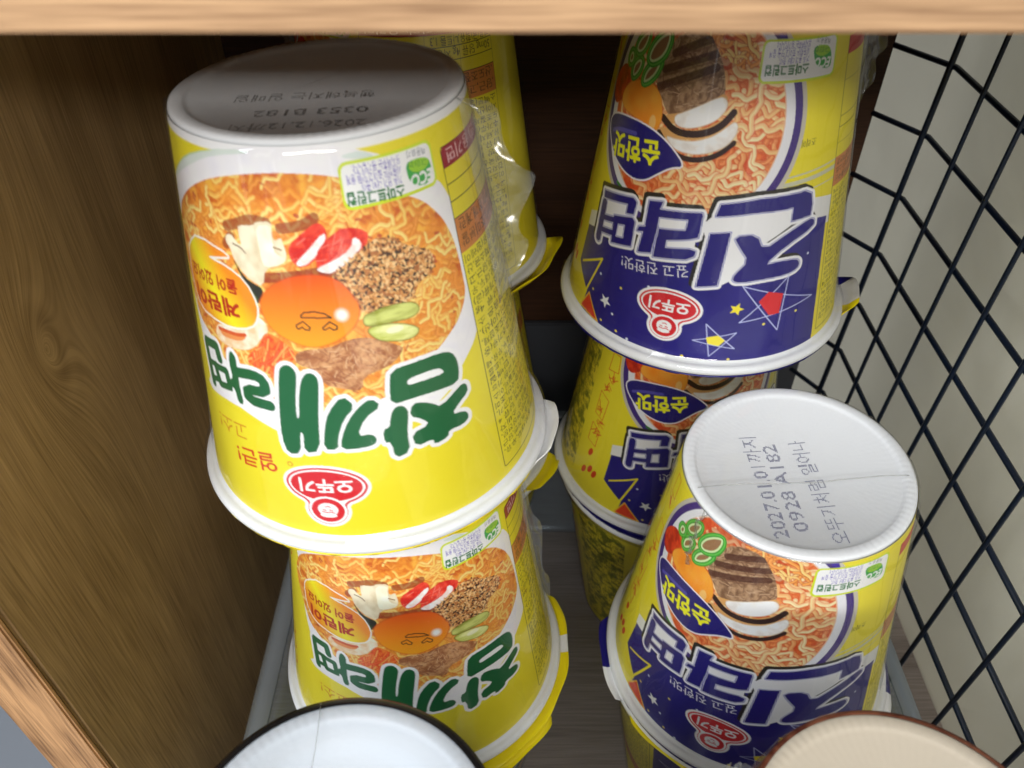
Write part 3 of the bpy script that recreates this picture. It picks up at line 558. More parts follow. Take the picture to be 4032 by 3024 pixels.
# ---- cup 2: mild noodles (navy and yellow)
def paint_mild():
    yel = (232, 217, 44); navy = (26, 18, 118); C = Canvas(-97, 67, 96, yel, 11)
    XR = 28.3
    # diagonal grey and white bands, navy field
    C.poly([(-53, 63.2), (-46, 60), (-46, 72), (-53, 68.1)], (232, 232, 226)); 
    for y, w_ in ((37.2, .5), (39.2, 1.2), (42.4, .35)): C.line([(8, y + 1.5), (XR, y)], w_, (196, 196, 170))
    C.poly([(6, 47.0), (20, 46.1), (XR, 47.6), (XR, 56), (6, 56)], (226, 226, 226))
    nv = C.poly([(-52.6, 68.0), (-30, 60), (0, 53), (21, 52.5), (XR - 1.4, 53.6), (XR - 1.9, 97), (-47, 97), (-46.5, 95), (-45.3, 88), (-53.5, 81.6)], navy)
    n = C.noise(9, 2)[..., None]; C.put(nv, lin((24, 14, 110)) * (1 - n) + lin((38, 30, 128)) * n + 0 * C.c)
    # bowl
    cx, cy = -22.0, 24.0
    def ring(rx, ry): return C.pmask(ell(cx, cy, rx, ry, 96))
    clipb = (C.y > 1.2 * PX)
    for rx, ry, c in ((35.4, 33.5, (196, 190, 176)), (34.0, 32.2, (64, 40, 122)), (31.6, 30.2, (230, 230, 236)), ): C.put(ring(rx, ry) & clipb & ~nv, c)
    N = ring(28.4, 28.2) & clipb
    C.put(ring(28.8, 28.6) & clipb, (232, 190, 160))
    C.mottled(N, (206, 64, 22), (240, 128, 60), 2.6, .3, .75)
    C.wavy(N, 150, 1.25, [(240, 160, 96), (236, 146, 84), (232, 132, 70)], (204, 78, 34))
    C.put((C.noise(3.0) > .58) & N, (214, 76, 30), .35)
    C.wavy(N, 92, 1.2, [(249, 202, 144), (245, 186, 122), (251, 214, 162)], (216, 96, 46))
    C.put(C.pmask([(-38, 0), (-14, 0), (-8, 9), (-16, 12), (-30, 16), (-40, 20)], 2) & N, (176, 52, 22), .55)
    C.noodles(C.pmask([(-30, 0), (-6, 0), (-2, 12), (-14, 8)], 2) & N, 40, .8, [(246, 196, 120), (232, 150, 70)], (170, 60, 20), 8, .3)
    # toppings
    pe = C.pmask(K['j_pepper'], 2); C.mottled(pe, (176, 24, 12), (226, 64, 26), 2)
    me = C.pmask(K['j_meat'], 1); C.mottled(me, (122, 88, 62), (178, 142, 108), 1.3); C.noodles(me, 130, .2, [(196, 162, 128), (112, 76, 52)], (112, 80, 56), 3, .15, lambda x, y: -.5)
    for k in ('j_ms1', 'j_ms2', 'j_ms3'): C.line(K[k], 2.1, (70, 30, 22), clip=me, a=.85, smooth=2); C.line([(x, y + 1.6) for x, y in K[k]], .6, (110, 70, 50), clip=me, a=.6, smooth=2)
    for mt, mw, md, wd in (('j_mt2', 'j_mw2', 'j_md2', 1.5), ('j_mt1', 'j_mw1', 'j_md1', 1.9)):
        C.line(K[mt], 2.6, (214, 160, 96), smooth=2); C.line(K[md], wd, (52, 30, 26), smooth=2)
        m = C.pmask(K[mw], 2); C.mottled(m, (228, 222, 216), (250, 248, 246), 2.4); C.line(K[mw], .4, (206, 178, 140), closed=True, a=.5, smooth=2)
    ca = C.pmask(K['j_carrot'], 2); t = C.noise(6, 2)[..., None]; C.put(ca, lin((236, 132, 24)) * (1 - t) + lin((252, 178, 66)) * t + 0 * C.c)
    C.poly(ell(-32.5, 27.6, 1.2, 2.0), (254, 206, 130), a=.6)
    C.line(K['j_carrot'], .4, (190, 84, 14), closed=True, a=.4, smooth=2)
    for k, s_ in (('j_on3', .9), ('j_on4', 1.), ('j_on5', 1.), ('j_on2', 1.), ('j_on1', 1.)):
        q = np.array(K[k]); q = q.mean(0) + (q - q.mean(0)) * 1.22
        m = C.pmask(q, 2); C.put(m, (150, 110, 74)); C.line(q, 2.6, (206, 228, 170), closed=True, smooth=2, clip=m); C.line(q, 1.35, (46, 150, 44), closed=True, smooth=2); C.line(q, .45, (120, 206, 90), closed=True, smooth=2, a=.7)
    # flavour drop
    dm = C.pmask(K['j_drop'], 2); C.put(C.dilate(dm, .55), (236, 232, 240)); C.put(dm, (28, 18, 112))
    C.line([(-49.5, 35.5), (-45.5, 33.6), (-38, 32.4)], 1.2, (96, 90, 190), clip=dm, a=.6, smooth=2)
    C.text('순한맛', K['j_t_soon'][0], K['j_t_soon'][1], 6.0, (250, 240, 30), bold=.26)
    C.poly(star(-43.6, 49, .1), (40, 130, 40)); C.line([(-41.5, 48.2), (-39.5, 48.9)], .9, (50, 130, 50))
    # title
    T = np.zeros((C.H, C.W), bool)
    for k in ('j_jin1', 'j_jin2', 'j_ra1', 'j_ra2', 'j_my1'): T |= C.pmask(K[k])
    T |= C.pmask(K['j_jin3'], 1); T |= C.pmask(K['j_my2']) & ~C.pmask(K['j_my2h'])
    for k, w_ in (('j_my3', 2.5), ('j_my4', 1.7), ('j_my5', 1.7)): T |= C.smask(K[k], w_)
    BK = C.dilate(T, 1.2); fill = C.pmask([(-8, 47), (14, 46), (14, 52), (4, 58), (1, 66), (-5, 70), (-12, 52)]) | C.pmask([(-26, 50), (-13, 50), (-13, 62), (-26, 63)]) | C.pmask([(-45, 53), (-33, 51), (-32, 64), (-45, 66)]); BK |= fill
    sh = np.roll(np.roll(BK, -int(1.1 * PX), 0), -int(.9 * PX), 1); C.put(C.dilate(sh, .2), (40, 36, 30)); C.put(BK, (236, 236, 240))
    inner = ~C.dilate(~BK, .5)
    C.put(C.dilate(T, .42) & ~C.dilate(T, .22) & inner, (120, 124, 190)); C.put(T, (30, 20, 116))
    C.text('깊고 진한맛!', K['j_t_deep'][0], K['j_t_deep'][1], 3.4, (232, 232, 240), bold=.09)
    emblem(C, -17.2, 78.8, 9.2, 5.8, 85.8, 4.8)
    # stars
    def star_lines(p, w_, c, order=None):
        for i in range(5): C.line([p[i], p[(i + 1) % 5]], w_, c)
    lil = (184, 190, 230); s1 = K['j_st1']
    for a, b in ((0, 1), (1, 2), (2, 3), (3, 4), (4, 0)): C.line([s1[a], s1[b]], .32, lil)
    C.poly(K['j_st1p'], (214, 36, 44)); s2 = K['j_st2']
    for a in range(5): C.line([s2[a], s2[(a + 1) % 5]], .28, lil)
    C.poly(K['j_st2p'], (240, 222, 50)); C.poly(star(0.6, 77.4, 2.1, .3), (240, 222, 40)); C.poly(star(-36.6, 86, 2.3, .5, .42), (236, 238, 248))
    for i, (x, y) in enumerate(K['j_dots']): C.poly(ell(x, min(y, 94.5), .42, .42, 10), (236, 220, 80) if i % 3 else (220, 226, 240))
    # left: rocket-yellow corner with outlined star
    C.line(K['j_stL'], .7, (236, 222, 40), closed=True, clip=C.pmask([(-54, 60), (-20, 60), (-20, 97), (-49.5, 97)]))
    C.poly(K['j_stLr'], (220, 60, 30)); C.line(K['j_stLr'], .45, (236, 190, 40), closed=True)
    # cooking sketches on the yellow strip
    red = (214, 84, 30)
    for p in ([(-61.5, 4), (-58, 4), (-57.8, 12), (-62, 12)], [(-62, 24.8), (-58.1, 24.9), (-57.5, 32), (-62.8, 33)]): C.line(p, .3, red, closed=True)
    for (x, y, d) in ((-60, 15, 1), (-59.5, 36, 1), (-61.5, 41, 1), (-62, 52, 1), (-62, 64, 1), (-61, 58, .8)):
        for k in range(9): a = C.r.rand() * 6.28; C.line([(x + C.r.randn() * 1.1, y + C.r.randn() * 1.2), (x + C.r.randn() * 1.3, y + C.r.randn() * 1.6)], .45 * d, red, a=.85)
    C.line([(-64, 44), (-59, 46), (-60, 56), (-64.5, 55)], .3, red, closed=True); C.line([(-64.5, 60), (-60, 62), (-60.5, 70), (-65, 69)], .3, red, closed=True)
    for x, y in ((-63.5, 84.5), (-60.5, 82), (-58.2, 83), (-62, 74)): C.poly(ell(x, y, 1.0, 2.2, 16, .3), (212, 60, 24))
    # far left side panel
    m = C.pmask([(-94, 6), (-69.5, 6), (-69.5, 90), (-94, 90)]); C.mottled(m, (120, 124, 24), (232, 214, 50), 2.4, .35, .6)
    rows(C, -94, -71, 20, 89, 3.2, 13, (30, 34, 20), .06, 60)
    C.text('조리예', K['j_t_jo'][0], K['j_t_jo'][1], 2.0, (66, 60, 20), bold=.03)
    C.poly(K['j_flag'], (60, 36, 150))
    eco(C, K['j_eco'], K['j_leaf'], K['j_t_eco'])
    # right side panel
    X0, X1 = XR, 62; blk = (40, 36, 20)
    C.poly([(X0, 5), (X1, 5), (X1, 9.5), (X0, 9.5)], (196, 40, 44)); C.poly([(X0, 37), (X1, 37), (X1, 45.5), (X0, 45.5)], (206, 128, 70))
    for y in (16, 25.5, 28.5, 33): C.line([(X0, y), (X1, y)], .18, blk, a=.8)
    rows(C, X0 + 1, X1, 37.6, 45.3, 2.4, 20, blk, .03, 10); rows(C, X0 + .9, X1, 46.5, 91, 1.75, 26, blk, .05, 30)
    C.line([(X0, 5), (X0, 92.6), (X1, 92.6)], .2, blk)
    C.put(C.y < 1.2 * PX, (243, 243, 244))
    return C.final(), C.x0
# ------------------------------------------------------------ measurements (metres)
H, RB, RT, RR = .0983, .0311, .0455, .0480     # cup height, base radius, body radius at the rim, rim bead radius
Z0 = -.3628                                     # tray floor
KC = (RB - RT) / H; SL = math.hypot(1, KC)
MM = .663                                       # artwork millimetres per degree
def rad(b): return RB + (RT - RB) * b / 1000 / SL / H

# ------------------------------------------------------------ shelf and room (setting)
M_side = wood('side_wood', (116, 90, 56), (184, 152, 106), 2, .9, .5, knots=((-.12, .1632, -.134, .012),))
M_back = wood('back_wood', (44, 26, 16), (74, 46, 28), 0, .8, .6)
M_under = wood('board_wood', (110, 78, 48), (160, 122, 82), 0, .9, .5)
M_edge = wood('edge_wood', (112, 78, 54), (196, 158, 120), 0, 3.5, .55, bands=.06, fine=1.3)
M_edgev = wood('edge_wood_upright', (96, 64, 38), (196, 150, 104), 2, 3.5, .5, bands=.07, fine=1.3)
M_floorw = wood('floor_wood', (112, 101, 94), (166, 154, 146), 0, .9, .5)
tag(box('side_panel', -.1362, -.120, .1075, .36, -.62, .3, M_side), kind='structure')
tag(box('side_panel_edging', -.1366, -.1203, .1053, .1073, -.62, .3, M_edgev, bev=.0006), kind='structure')
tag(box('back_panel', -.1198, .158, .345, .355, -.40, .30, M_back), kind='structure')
tag(box('shelf_board', -.1195, .26, .1075, .344, -.0352, -.0172, M_under), kind='structure')
tag(box('shelf_board_edging', -.1199, .26, .1053, .1073, -.0356, -.0168, M_edge, bev=.0006), kind='structure')
tag(box('shelf_floor', -.1195, .30, -.12, .344, -.386, -.3665, M_floorw), kind='structure')
tag(box('lower_back_board', -.1194, .157, .3405, .3445, -.366, -.262, plain('slate_laminate', (66, 68, 74), .45, (60, .1, .001))), kind='structure')
M_room = plain('grey_floor', (122, 128, 138), .5, var=.05)
tag(box('room_floor', -2.5, 2.5, -2.5, 2.5, -.95, -.93, M_room), kind='structure')
# white glossy sheet standing beyond the wire grid
mw, nt, b = newmat('marbled_white'); N = nt.nodes.new; L_ = nt.links.new
tc = N('ShaderNodeTexCoord'); nz = N('ShaderNodeTexNoise'); nz.inputs['Scale'].default_value = 9; nz.inputs['Detail'].default_value = 6; nz.inputs['Distortion'].default_value = 1.6
cr = N('ShaderNodeValToRGB'); cr.color_ramp.elements[0].position = .35; cr.color_ramp.elements[0].color = (*lin((226, 220, 204)), 1); cr.color_ramp.elements[1].position = .62; cr.color_ramp.elements[1].color = (*lin((240, 235, 220)), 1)
L_(tc.outputs['Object'], nz.inputs['Vector']); L_(nz.outputs[0], cr.inputs[0]); L_(cr.outputs[0], b.inputs['Base Color']); setin(b, Roughness=.32, Specular_IOR_Level=.5)
tb = N('ShaderNodeBsdfTranslucent'); tb.inputs[0].default_value = (.86, .86, .80, 1); ms = N('ShaderNodeMixShader'); ms.inputs[0].default_value = .35; L_(b.outputs[0], ms.inputs[1]); L_(tb.outputs[0], ms.inputs[2]); L_(ms.outputs[0], nt.nodes['Material Output'].inputs[0])
tag(box('white_partition_wall', .197, .1985, -.4, .75, -.62, .35, mw, bev=.0003), kind='structure')

# wire grid: uprights and level bars welded together, turned in at the back
wg = empty('wire_grid', (.171, .325, -.37)); tag(wg, 'dark navy wire grid panel standing against the white wall, right of the cups', 'wire grid')
M_wire = plain('navy_coated_wire', (12, 26, 46), .38, spec=.5)
CO = Vector((.1700, .3215)); FW = Vector((0, -1)); BK = Vector((-.533, .846))
def wadd(V, F, path, r=.0012):
    v, f = tube([(x + (z + .15) * .05, y, z) for x, y, z in path], r, 8); n = len(V); V += [Vector(x) - Vector(wg.location) for x in v]; F += [tuple(i + n for i in q) for q in f]
V, F = [], []; zs = [-.121 + .0287 * k for k in range(-8, 7)]
ups = [CO + FW * (.0290 * k) for k in range(14)] + [CO + BK * .0290]
for i, q in enumerate(ups):
    v0 = []; f0 = []; wadd(v0, f0, [(q.x, q.y, -.365), (q.x, q.y, .06)], (.0013 if i == 0 else .00095)); link('upright_wire', mesh('upright_wire', v0, f0), M_wire, wg, True)
for z in zs:
    q0 = CO + BK * .034; q1 = CO + FW * .42; c = CO + Vector((.0027, 0)); a = CO + BK * .004 + Vector((.0027, 0)); d = CO + FW * .004 + Vector((.0027, 0))
    v0 = []; f0 = []; wadd(v0, f0, [(q0.x + .0027, q0.y, z), (a.x, a.y, z), (c.x, c.y, z), (d.x, d.y, z), (q1.x + .0027, q1.y, z)]); link('level_wire', mesh('level_wire', v0, f0), M_wire, wg, True)

# translucent storage tray
tr = empty('plastic_tray', (.03, .15, Z0)); tag(tr, 'translucent pale plastic tray under the stacks of noodle cups', 'tray')
M_tray = clear('frosted_plastic', (.80, .87, .93), .04, .16, .18); M_rim = clear('frosted_rim', (.74, .82, .92), .07, .30, .2); M_trayf = clear('clear_tray_floor', (.95, .96, .97), .03, .10, .2)
def ring_loop(x0, x1, y0, y1, r, z, n=8):
    out = []
    for cx, cy, a0 in ((x1 - r, y0 + r, -90), (x1 - r, y1 - r, 0), (x0 + r, y1 - r, 90), (x0 + r, y0 + r, 180)):
        for k in range(n + 1): a = R(a0 + 90 * k / n); out.append(Vector((cx + r * math.cos(a), cy + r * math.sin(a), z)) - Vector(tr.location))
    return out
loops = [ring_loop(-.076, .136, .010, .285, .012, Z0 - .0012), ring_loop(-.078, .138, .009, .287, .013, Z0 + .003), ring_loop(-.0872, .1425, 0, .2985, .016, -.2945), ring_loop(-.0895, .1445, -.002, .3005, .018, -.2925),
         ring_loop(-.0955, .1495, -.007, .3055, .022, -.2925), ring_loop(-.0966, .1506, -.008, .3066, .023, -.2945), ring_loop(-.0966, .1506, -.008, .3066, .023, -.3000)]
n = len(loops[0])
for nm, ls, mt in (('tray_wall', loops[:4], M_tray), ('tray_rim', loops[3:], M_rim)):
    V = [v for l in ls for v in l]; F = [(i * n + k, i * n + (k + 1) % n, (i + 1) * n + (k + 1) % n, (i + 1) * n + k) for i in range(len(ls) - 1) for k in range(n)]
    o = link(nm, mesh(nm, V, F), mt, tr, True); s_ = o.modifiers.new('t', 'SOLIDIFY'); s_.thickness = .0011
o = link('tray_floor', mesh('tray_floor', ring_loop(-.076, .136, .010, .285, .012, Z0 - .0014), [tuple(range(n))]), M_trayf, tr)

# ------------------------------------------------------------ cups
mp_, nt, b = newmat('foam_paper'); setin(b, Base_Color=(*lin((226, 228, 231)), 1), Roughness=.5, Specular_IOR_Level=.4); noise_bump(nt, b, 900, .12, .0004); M_paper = mp_
def print_mat(name, rough=.38):
    m, nt, b = newmat(name); a = nt.nodes.new('ShaderNodeVertexColor'); a.layer_name = 'print'
    nt.links.new(a.outputs[0], b.inputs['Base Color']); setin(b, Roughness=rough, Specular_IOR_Level=.5); noise_bump(nt, b, 700, .1, .0003); return m
M_print = print_mat('printed_paper')
M_film = clear('shrink_film_clear', (.985, .985, .985), .032, .014, .05, (30, .34), (1, 1, .28))
M_crinkle = clear('crinkled_film', (.94, .94, .93), .10, .12, .2, (70, .45))
def sleeve_mesh(name, img, x0, gapcol):
    Hh, W, _ = img.shape; dx = 2 / PX; r0 = int(1.3 / dx); r1 = int(95.2 / dx); rows_ = np.arange(r0, r1)
    X = x0 + (np.arange(W) + .5) * dx; ang = np.radians(X / MM); b = (rows_ + .5) * dx
    ng = 14; a_end = ang[-1]; gap = 2 * math.pi - (ang[-1] - ang[0]); ga = a_end + gap * (np.arange(ng) + 1) / (ng + 1)
    A = np.concatenate([ang, ga]); n = len(A); m = len(b)
    r = rad(b)[:, None]; z = H - b[:, None] / 1000 / SL
    co = np.empty((m, n, 3), np.float32); co[..., 0] = r * np.sin(A); co[..., 1] = -r * np.cos(A); co[..., 2] = z
    col = np.ones((m, n, 4), np.float32); col[:, :W, :3] = np.clip(img[r0:r1], 0, .86); col[:, W:, :3] = np.minimum(lin(gapcol), .86)
    i = np.arange(m - 1)[:, None] * n; k = np.arange(n)[None, :]; k2 = (k + 1) % n
    q = np.stack([i + k, i + n + k, i + n + k2, i + k2], -1).reshape(-1, 4).astype(np.int32)
    me = bpy.data.meshes.new(name); me.vertices.add(m * n); me.vertices.foreach_set('co', co.ravel())
    me.loops.add(q.size); me.loops.foreach_set('vertex_index', q.ravel()); me.polygons.add(len(q)); me.polygons.foreach_set('loop_start', np.arange(0, q.size, 4, dtype=np.int32))
    me.polygons.foreach_set('use_smooth', np.ones(len(q), bool)); me.update(calc_edges=True)
    at = me.color_attributes.new('print', 'FLOAT_COLOR', 'POINT'); at.data.foreach_set('color', col.ravel()); me.materials.append(M_print)
    return me
im, x0 = paint_sesame(); ME_S = sleeve_mesh('printed_sleeve', im, x0, (240, 222, 24))
im, x0 = paint_mild(); ME_M = sleeve_mesh('printed_sleeve', im, x0, (240, 222, 24))

def body_mesh(recess=.0012, step=None):
    a = .0009
    p = [(0, H - recess), (RB - .0042, H - recess), (RB - .0034, H - recess * .35), (RB - .0028, H), (RB - a, H), (RB - a * .3, H - a * .3), (RB, H - .0012)]
    if step: p = [(0, H - .0052), (RB - .0084, H - .0052), (RB - .0074, H - .0014), (RB - .0044, H - .0012), (RB - .0036, H - .0003), (RB - .0028, H), (RB - a, H), (RB - a * .3, H - a * .3), (RB, H - .0012)]
    p += [(RB - .0002, H - .0013), (rad(95) - .0003, H - .0945), (RT + .0002, .0031)]
    for k in range(9): t = R(100 - 200 * k / 8); p.append((RR - .0016 + .0016 * math.cos(t), .0016 + .0016 * math.sin(t)))
    p += [(RT - .001, .0001), (0, .0001)]
    v, f = lathe(p, 384); m = len(p)
    for i, (x, y, z) in enumerate(v):
        r_ = math.hypot(x, y)
        if z > H - .0008 and RB - .0036 < r_ < RB - .0006: v[i] = (x, y, z + .00005 * math.cos(96 * math.atan2(y, x)))
    return mesh('paper_cup', v, f)
ME_B = body_mesh(); ME_BF = body_mesh(.0006); ME_BS = body_mesh(step=True)
def film_mesh(seed, amp=.00022):
    r = np.random.RandomState(seed); ph = r.rand(12) * 6.28; n = 160
    prof = [(0, H + .0002), (RB - .006, H + .0002), (RB - .001, H + .00025), (RB + .0004, H - .0006)] + [(rad(b) + .0005, H - b / 1000 / SL) for b in (4, 12, 24, 36, 48, 60, 72, 84, 92, 95)] + [(RR + .0002, .0034), (RR + .0003, .0015)]
    v, f = lathe(prof, n); m = len(prof); out = []
    for i, (x, y, z) in enumerate(v):
        j = i % m; a = (i // m) / n * 6.283; d = 0
        if 3 <= j <= 13: d = amp * (math.sin(5 * a + ph[0] + z * 60) + math.sin(11 * a + ph[1] - z * 140) * .6 + .5 * math.sin(23 * a + ph[2] + z * 90)) + amp * .4
        rr_ = math.hypot(x, y)
        if rr_ > 1e-6: x *= (rr_ + d) / rr_; y *= (rr_ + d) / rr_
        if j < 2: z += .00008 * math.sin(3 * a + ph[3])
        out.append((x, y, z))
    return mesh('shrink_film', out, f)
ME_F = [film_mesh(s) for s in (1, 2, 3)]
def lid(parent, spans, col):
    """foil lid under the rim; spans: (a0, a1, extension mm, droop mm, colour)"""
    n = 180; V = [(0, 0, -.0003)]; F = []; cols = []; pal = {}
    mats = []
    def mi(c):
        if c not in pal: pal[c] = len(mats); mats.append(FOIL[c])
        return pal[c]
    mi(col); rows_ = []
    for i in range(n):
        a = i * 360 / n; aa = (a + 180) % 360 - 180; ext, dr, c = -.0014, 0, col
        for a0, a1, e, d, cc in spans:
            if a0 <= aa <= a1:
                t = min((aa - a0), (a1 - aa)) / 9.; t = min(1, t); ext = -.0014 + (e + 1) / 1000 * (t * t * (3 - 2 * t)) * (1 + .07 * math.sin(aa * .27 + a0)); dr = d / 1000 * t; c = cc if isinstance(cc, str) else next((q for lim, q in cc if aa <= lim), col)
        rows_.append((R(a), ext, dr, c))
    for a, ext, dr, c in rows_:
        for rr_, zz in ((RR - .001, -.0003), (RR + ext * .4, -.0003 + dr * .25), (RR + ext, -.0003 + dr)): V.append((rr_ * math.sin(a), -rr_ * math.cos(a), zz))
    for i in range(n):
        j = (i + 1) % n; F.append((0, 1 + 3 * j, 1 + 3 * i)); cols.append(mi(col))
        for k in range(2): F.append((1 + 3 * i + k, 1 + 3 * j + k, 2 + 3 * j + k, 2 + 3 * i + k)); cols.append(mi(rows_[i][3]))
    me = mesh('foil_lid', V, F)
    for x in mats: me.materials.append(x)
    me.polygons.foreach_set('material_index', cols); me.polygons.foreach_set('use_smooth', [True] * len(cols))
    o = link('foil_lid', me, mats, parent); s_ = o.modifiers.new('t', 'SOLIDIFY'); s_.thickness = .0002; s_.offset = -1; return o
FOIL = {'yellow': plain('foil_yellow', (236, 216, 24), .28, (140, .35, .002)), 'white': plain('foil_white', (226, 226, 226), .35, (140, .3, .002)), 'navy': plain('foil_navy', (30, 26, 110), .28, (140, .3, .002)), 'black': plain('foil_black', (22, 22, 24), .25)}
def fin(parent, ang, b0, b1, width, seed, lean=0, fold=1.):
    """loose crumpled edge of the film standing off the side"""
    r = random.Random(seed); nu, nv = 26, 9; V = []; F = []; ph = [r.random() * 6.28 for _ in range(8)]
    for i in range(nu + 1):
        u = i / nu; b = b0 + (b1 - b0) * u; w_ = width * math.sin(math.pi * min(1, u * 1.02) ** .7) ** .7 * (1 + .18 * math.sin(u * 17 + ph[0]))
        for j in range(nv + 1):
            v = j / nv; rr_ = rad(max(b, 0)) + .0005 + w_ * v; d = (math.sin(u * 21 + v * 5 + ph[1]) + math.sin(u * 37 - v * 9 + ph[2]) * .6) * .0012 * v * fold + math.sin(v * 7 + ph[3]) * .0006 * v
            a = R(ang) + (d + lean * w_ * v) / rr_; z = H - b / 1000 / SL + .0008 * v * math.sin(u * 19 + ph[4])
            V.append((rr_ * math.sin(a), -rr_ * math.cos(a), z))
    for i in range(nu):
        for j in range(nv): k = i * (nv + 1) + j; F.append((k, k + 1, k + nv + 2, k + nv + 1))
    return link('film_seam', mesh('film_seam', V, F), M_crinkle, parent, True)
def stamp(parent, lines, zoff, ink):
    """ink-jet print on the base made of small dots; lines: (text, start xy, end xy, height) in metres on the base, seen from above"""
    V = []; F = []
    for body, st, en, h in lines:
        tris, wid = text_tris(body); st = np.array(st); d = np.array(en) - st; L = np.hypot(*d); e = d / L; up = np.array([-e[1], e[0]])
        ny = 13; dy = .86 / ny; nx = int(wid / (dy * (h / .80) / (L / wid) * 1) * 1) ; sx = L / wid; dxx = dy * (h / .8) / sx
        gx = np.arange(0, wid, dxx) + dxx / 2; gy = np.arange(-.05, .83, dy)
        X, Y = np.meshgrid(gx, gy); M = np.zeros(X.shape, bool)
        for t in tris:
            d0 = (t[1, 0] - t[0, 0]) * (Y - t[0, 1]) - (t[1, 1] - t[0, 1]) * (X - t[0, 0]); d1 = (t[2, 0] - t[1, 0]) * (Y - t[1, 1]) - (t[2, 1] - t[1, 1]) * (X - t[1, 0]); d2 = (t[0, 0] - t[2, 0]) * (Y - t[2, 1]) - (t[0, 1] - t[2, 1]) * (X - t[2, 0])
            M |= ((d0 >= 0) & (d1 >= 0) & (d2 >= 0)) | ((d0 <= 0) & (d1 <= 0) & (d2 <= 0))
        s_ = dy * h / .8 * .42
        for yy, xx in zip(*np.nonzero(M)):
            p = st + e * (X[yy, xx] * sx) + up * (Y[yy, xx] * h / .8); k = len(V)
            for q in range(6): V.append((p[0] + s_ * math.cos(q * 1.047), p[1] + s_ * math.sin(q * 1.047), zoff))
            F.append(tuple(range(k, k + 6)))
    return link('date_stamp', mesh('date_stamp', V, F), ink, parent)
INK = plain('stamp_ink', (78, 80, 126), .6); INKD = plain('stamp_ink_dark', (28, 26, 26), .6)

def make_cup(sleeve, label, cat='noodle cup', body=None, smat=None):
    root = empty('noodle_cup'); tag(root, label, cat)
    link('paper_cup', body or ME_B, M_paper, root, True)
    if sleeve is None:
        prof = [(rad(b) + .0001, H - b / 1000 / SL) for b in (1.2, 5, 30, 60, 95)]; v, f = lathe(prof, 128); o = link('printed_sleeve', mesh('plain_sleeve', v, f), smat, root, True)
    else: link('printed_sleeve', sleeve, None, root)
    return root
def place(root, rim, top, yaw, upright=False):
    rim = Vector(rim); top = Vector(top); q = Vector((0, 0, 1)).rotation_difference((top - rim).normalized())
    m = q.to_matrix().to_4x4() @ Matrix.Rotation(R(yaw), 4, 'Z')
    if upright: m = Matrix.Rotation(math.pi, 4, 'X') @ Matrix.Rotation(R(yaw), 4, 'Z')
    root.matrix_world = Matrix.Translation(rim) @ m; return root
def lv(k): return Z0 + k * H
GS = 'upside-down yellow sesame noodle cups'; GM = 'upside-down navy and yellow mild noodle cups'; GU = 'upright noodle cups standing in the tray under the stacks'
def film(root, k): return link('shrink_film', ME_F[k % 3], M_film, root, True)

# front left stack
A = make_cup(ME_S, 'yellow sesame noodle cup upside down, top of the front left stack, grey shaded base'); A['group'] = GS
lid(A, [(66, 104, 3.6, 3.0, ((98, 'white'), (106, 'yellow')))], 'yellow'); film(A, 0); fin(A, 72, 1, 50, .0105, 4, .25)
stamp(A, [('행복해지는 일매일', (.0128, -.0035), (-.0165, -.0045), .0036), ('0353 B182', (.0125, -.0125), (-.0105, -.0135), .0036), ('2026.12.12까지', (.0130, -.0195), (-.0135, -.0205), .0034)], H - .0010, INKD)
place(A, (-.0381, .1684, lv(2)), (-.0414, .1730, lv(3)), 0)
B = make_cup(ME_S, 'yellow sesame noodle cup upside down, directly under the one with the grey shaded base'); B['group'] = GS
lid(B, [(14, 112, 3.4, .9, ((76, 'yellow'), (84, 'white'), (112, 'yellow')))], 'yellow'); film(B, 1); fin(B, 74, 3, 85, .004, 9)
place(B, (-.0308, .1561, lv(1)), (-.0313, .1581, lv(2)), 8.4)
# back left stack
Hc = make_cup(ME_S, 'yellow sesame noodle cup upside down at the back left top, ingredient text facing out'); Hc['group'] = GS
lid(Hc, [(98, 166, 6.0, 6.0, 'yellow')], 'yellow'); film(Hc, 2); fin(Hc, -12, 0, 40, .004, 14)
place(Hc, (-.035, .2675, lv(2)), (-.0335, .2680, lv(3)), -72)
H2 = make_cup(ME_S, 'yellow sesame noodle cup upside down, mostly hidden second in the back left stack'); H2['group'] = GS
lid(H2, [(86, 122, 6.5, 3, 'yellow')], 'yellow'); film(H2, 0); place(H2, (-.0310, .2590, lv(1)), (-.0315, .2600, lv(2)), -40)
# right stacks
D = make_cup(ME_M, 'navy and yellow mild noodle cup upside down, back right top, cut off by shelf board'); D['group'] = GM
lid(D, [(66, 98, 6.0, 4.5, ((74, 'yellow'), (88, 'white'), (104, 'navy')))], 'navy'); film(D, 1); fin(D, 78, 0, 30, .005, 21)
place(D, (.0651, .2364, lv(2)), (.0641, .2374, lv(3)), .7)
E_ = make_cup(ME_M, 'navy and yellow mild noodle cup upside down in the middle of the back right stack'); E_['group'] = GM
lid(E_, [], 'navy'); film(E_, 2); place(E_, (.0668, .2500, lv(1)), (.0668, .2500, lv(2)), 36.2)
C_ = make_cup(ME_M, 'navy and yellow mild noodle cup upside down with white base showing a printed date'); C_['group'] = GM
lid(C_, [(-110, -58, 3.0, 1.4, ((-84, 'navy'), (-68, 'white'), (-58, 'yellow'))), (-66, -10, 2.2, .2, 'yellow')], 'navy'); film(C_, 0); fin(C_, -62, 0, 22, .003, 33, .3)
C_P = {'l1': [(-.0085, -.0195), (-.0080, .0190)]}
stamp(C_, [('2027.01.01까지', (-.0078, -.0235), (-.0092, .0118), .0043), ('0928 A182', (-.0022, -.0215), (-.0042, .0085), .0043), ('오뚜기처럼 일어나', (.0072, -.0255), (.0040, .0100), .0043)], H - .0010, INK)
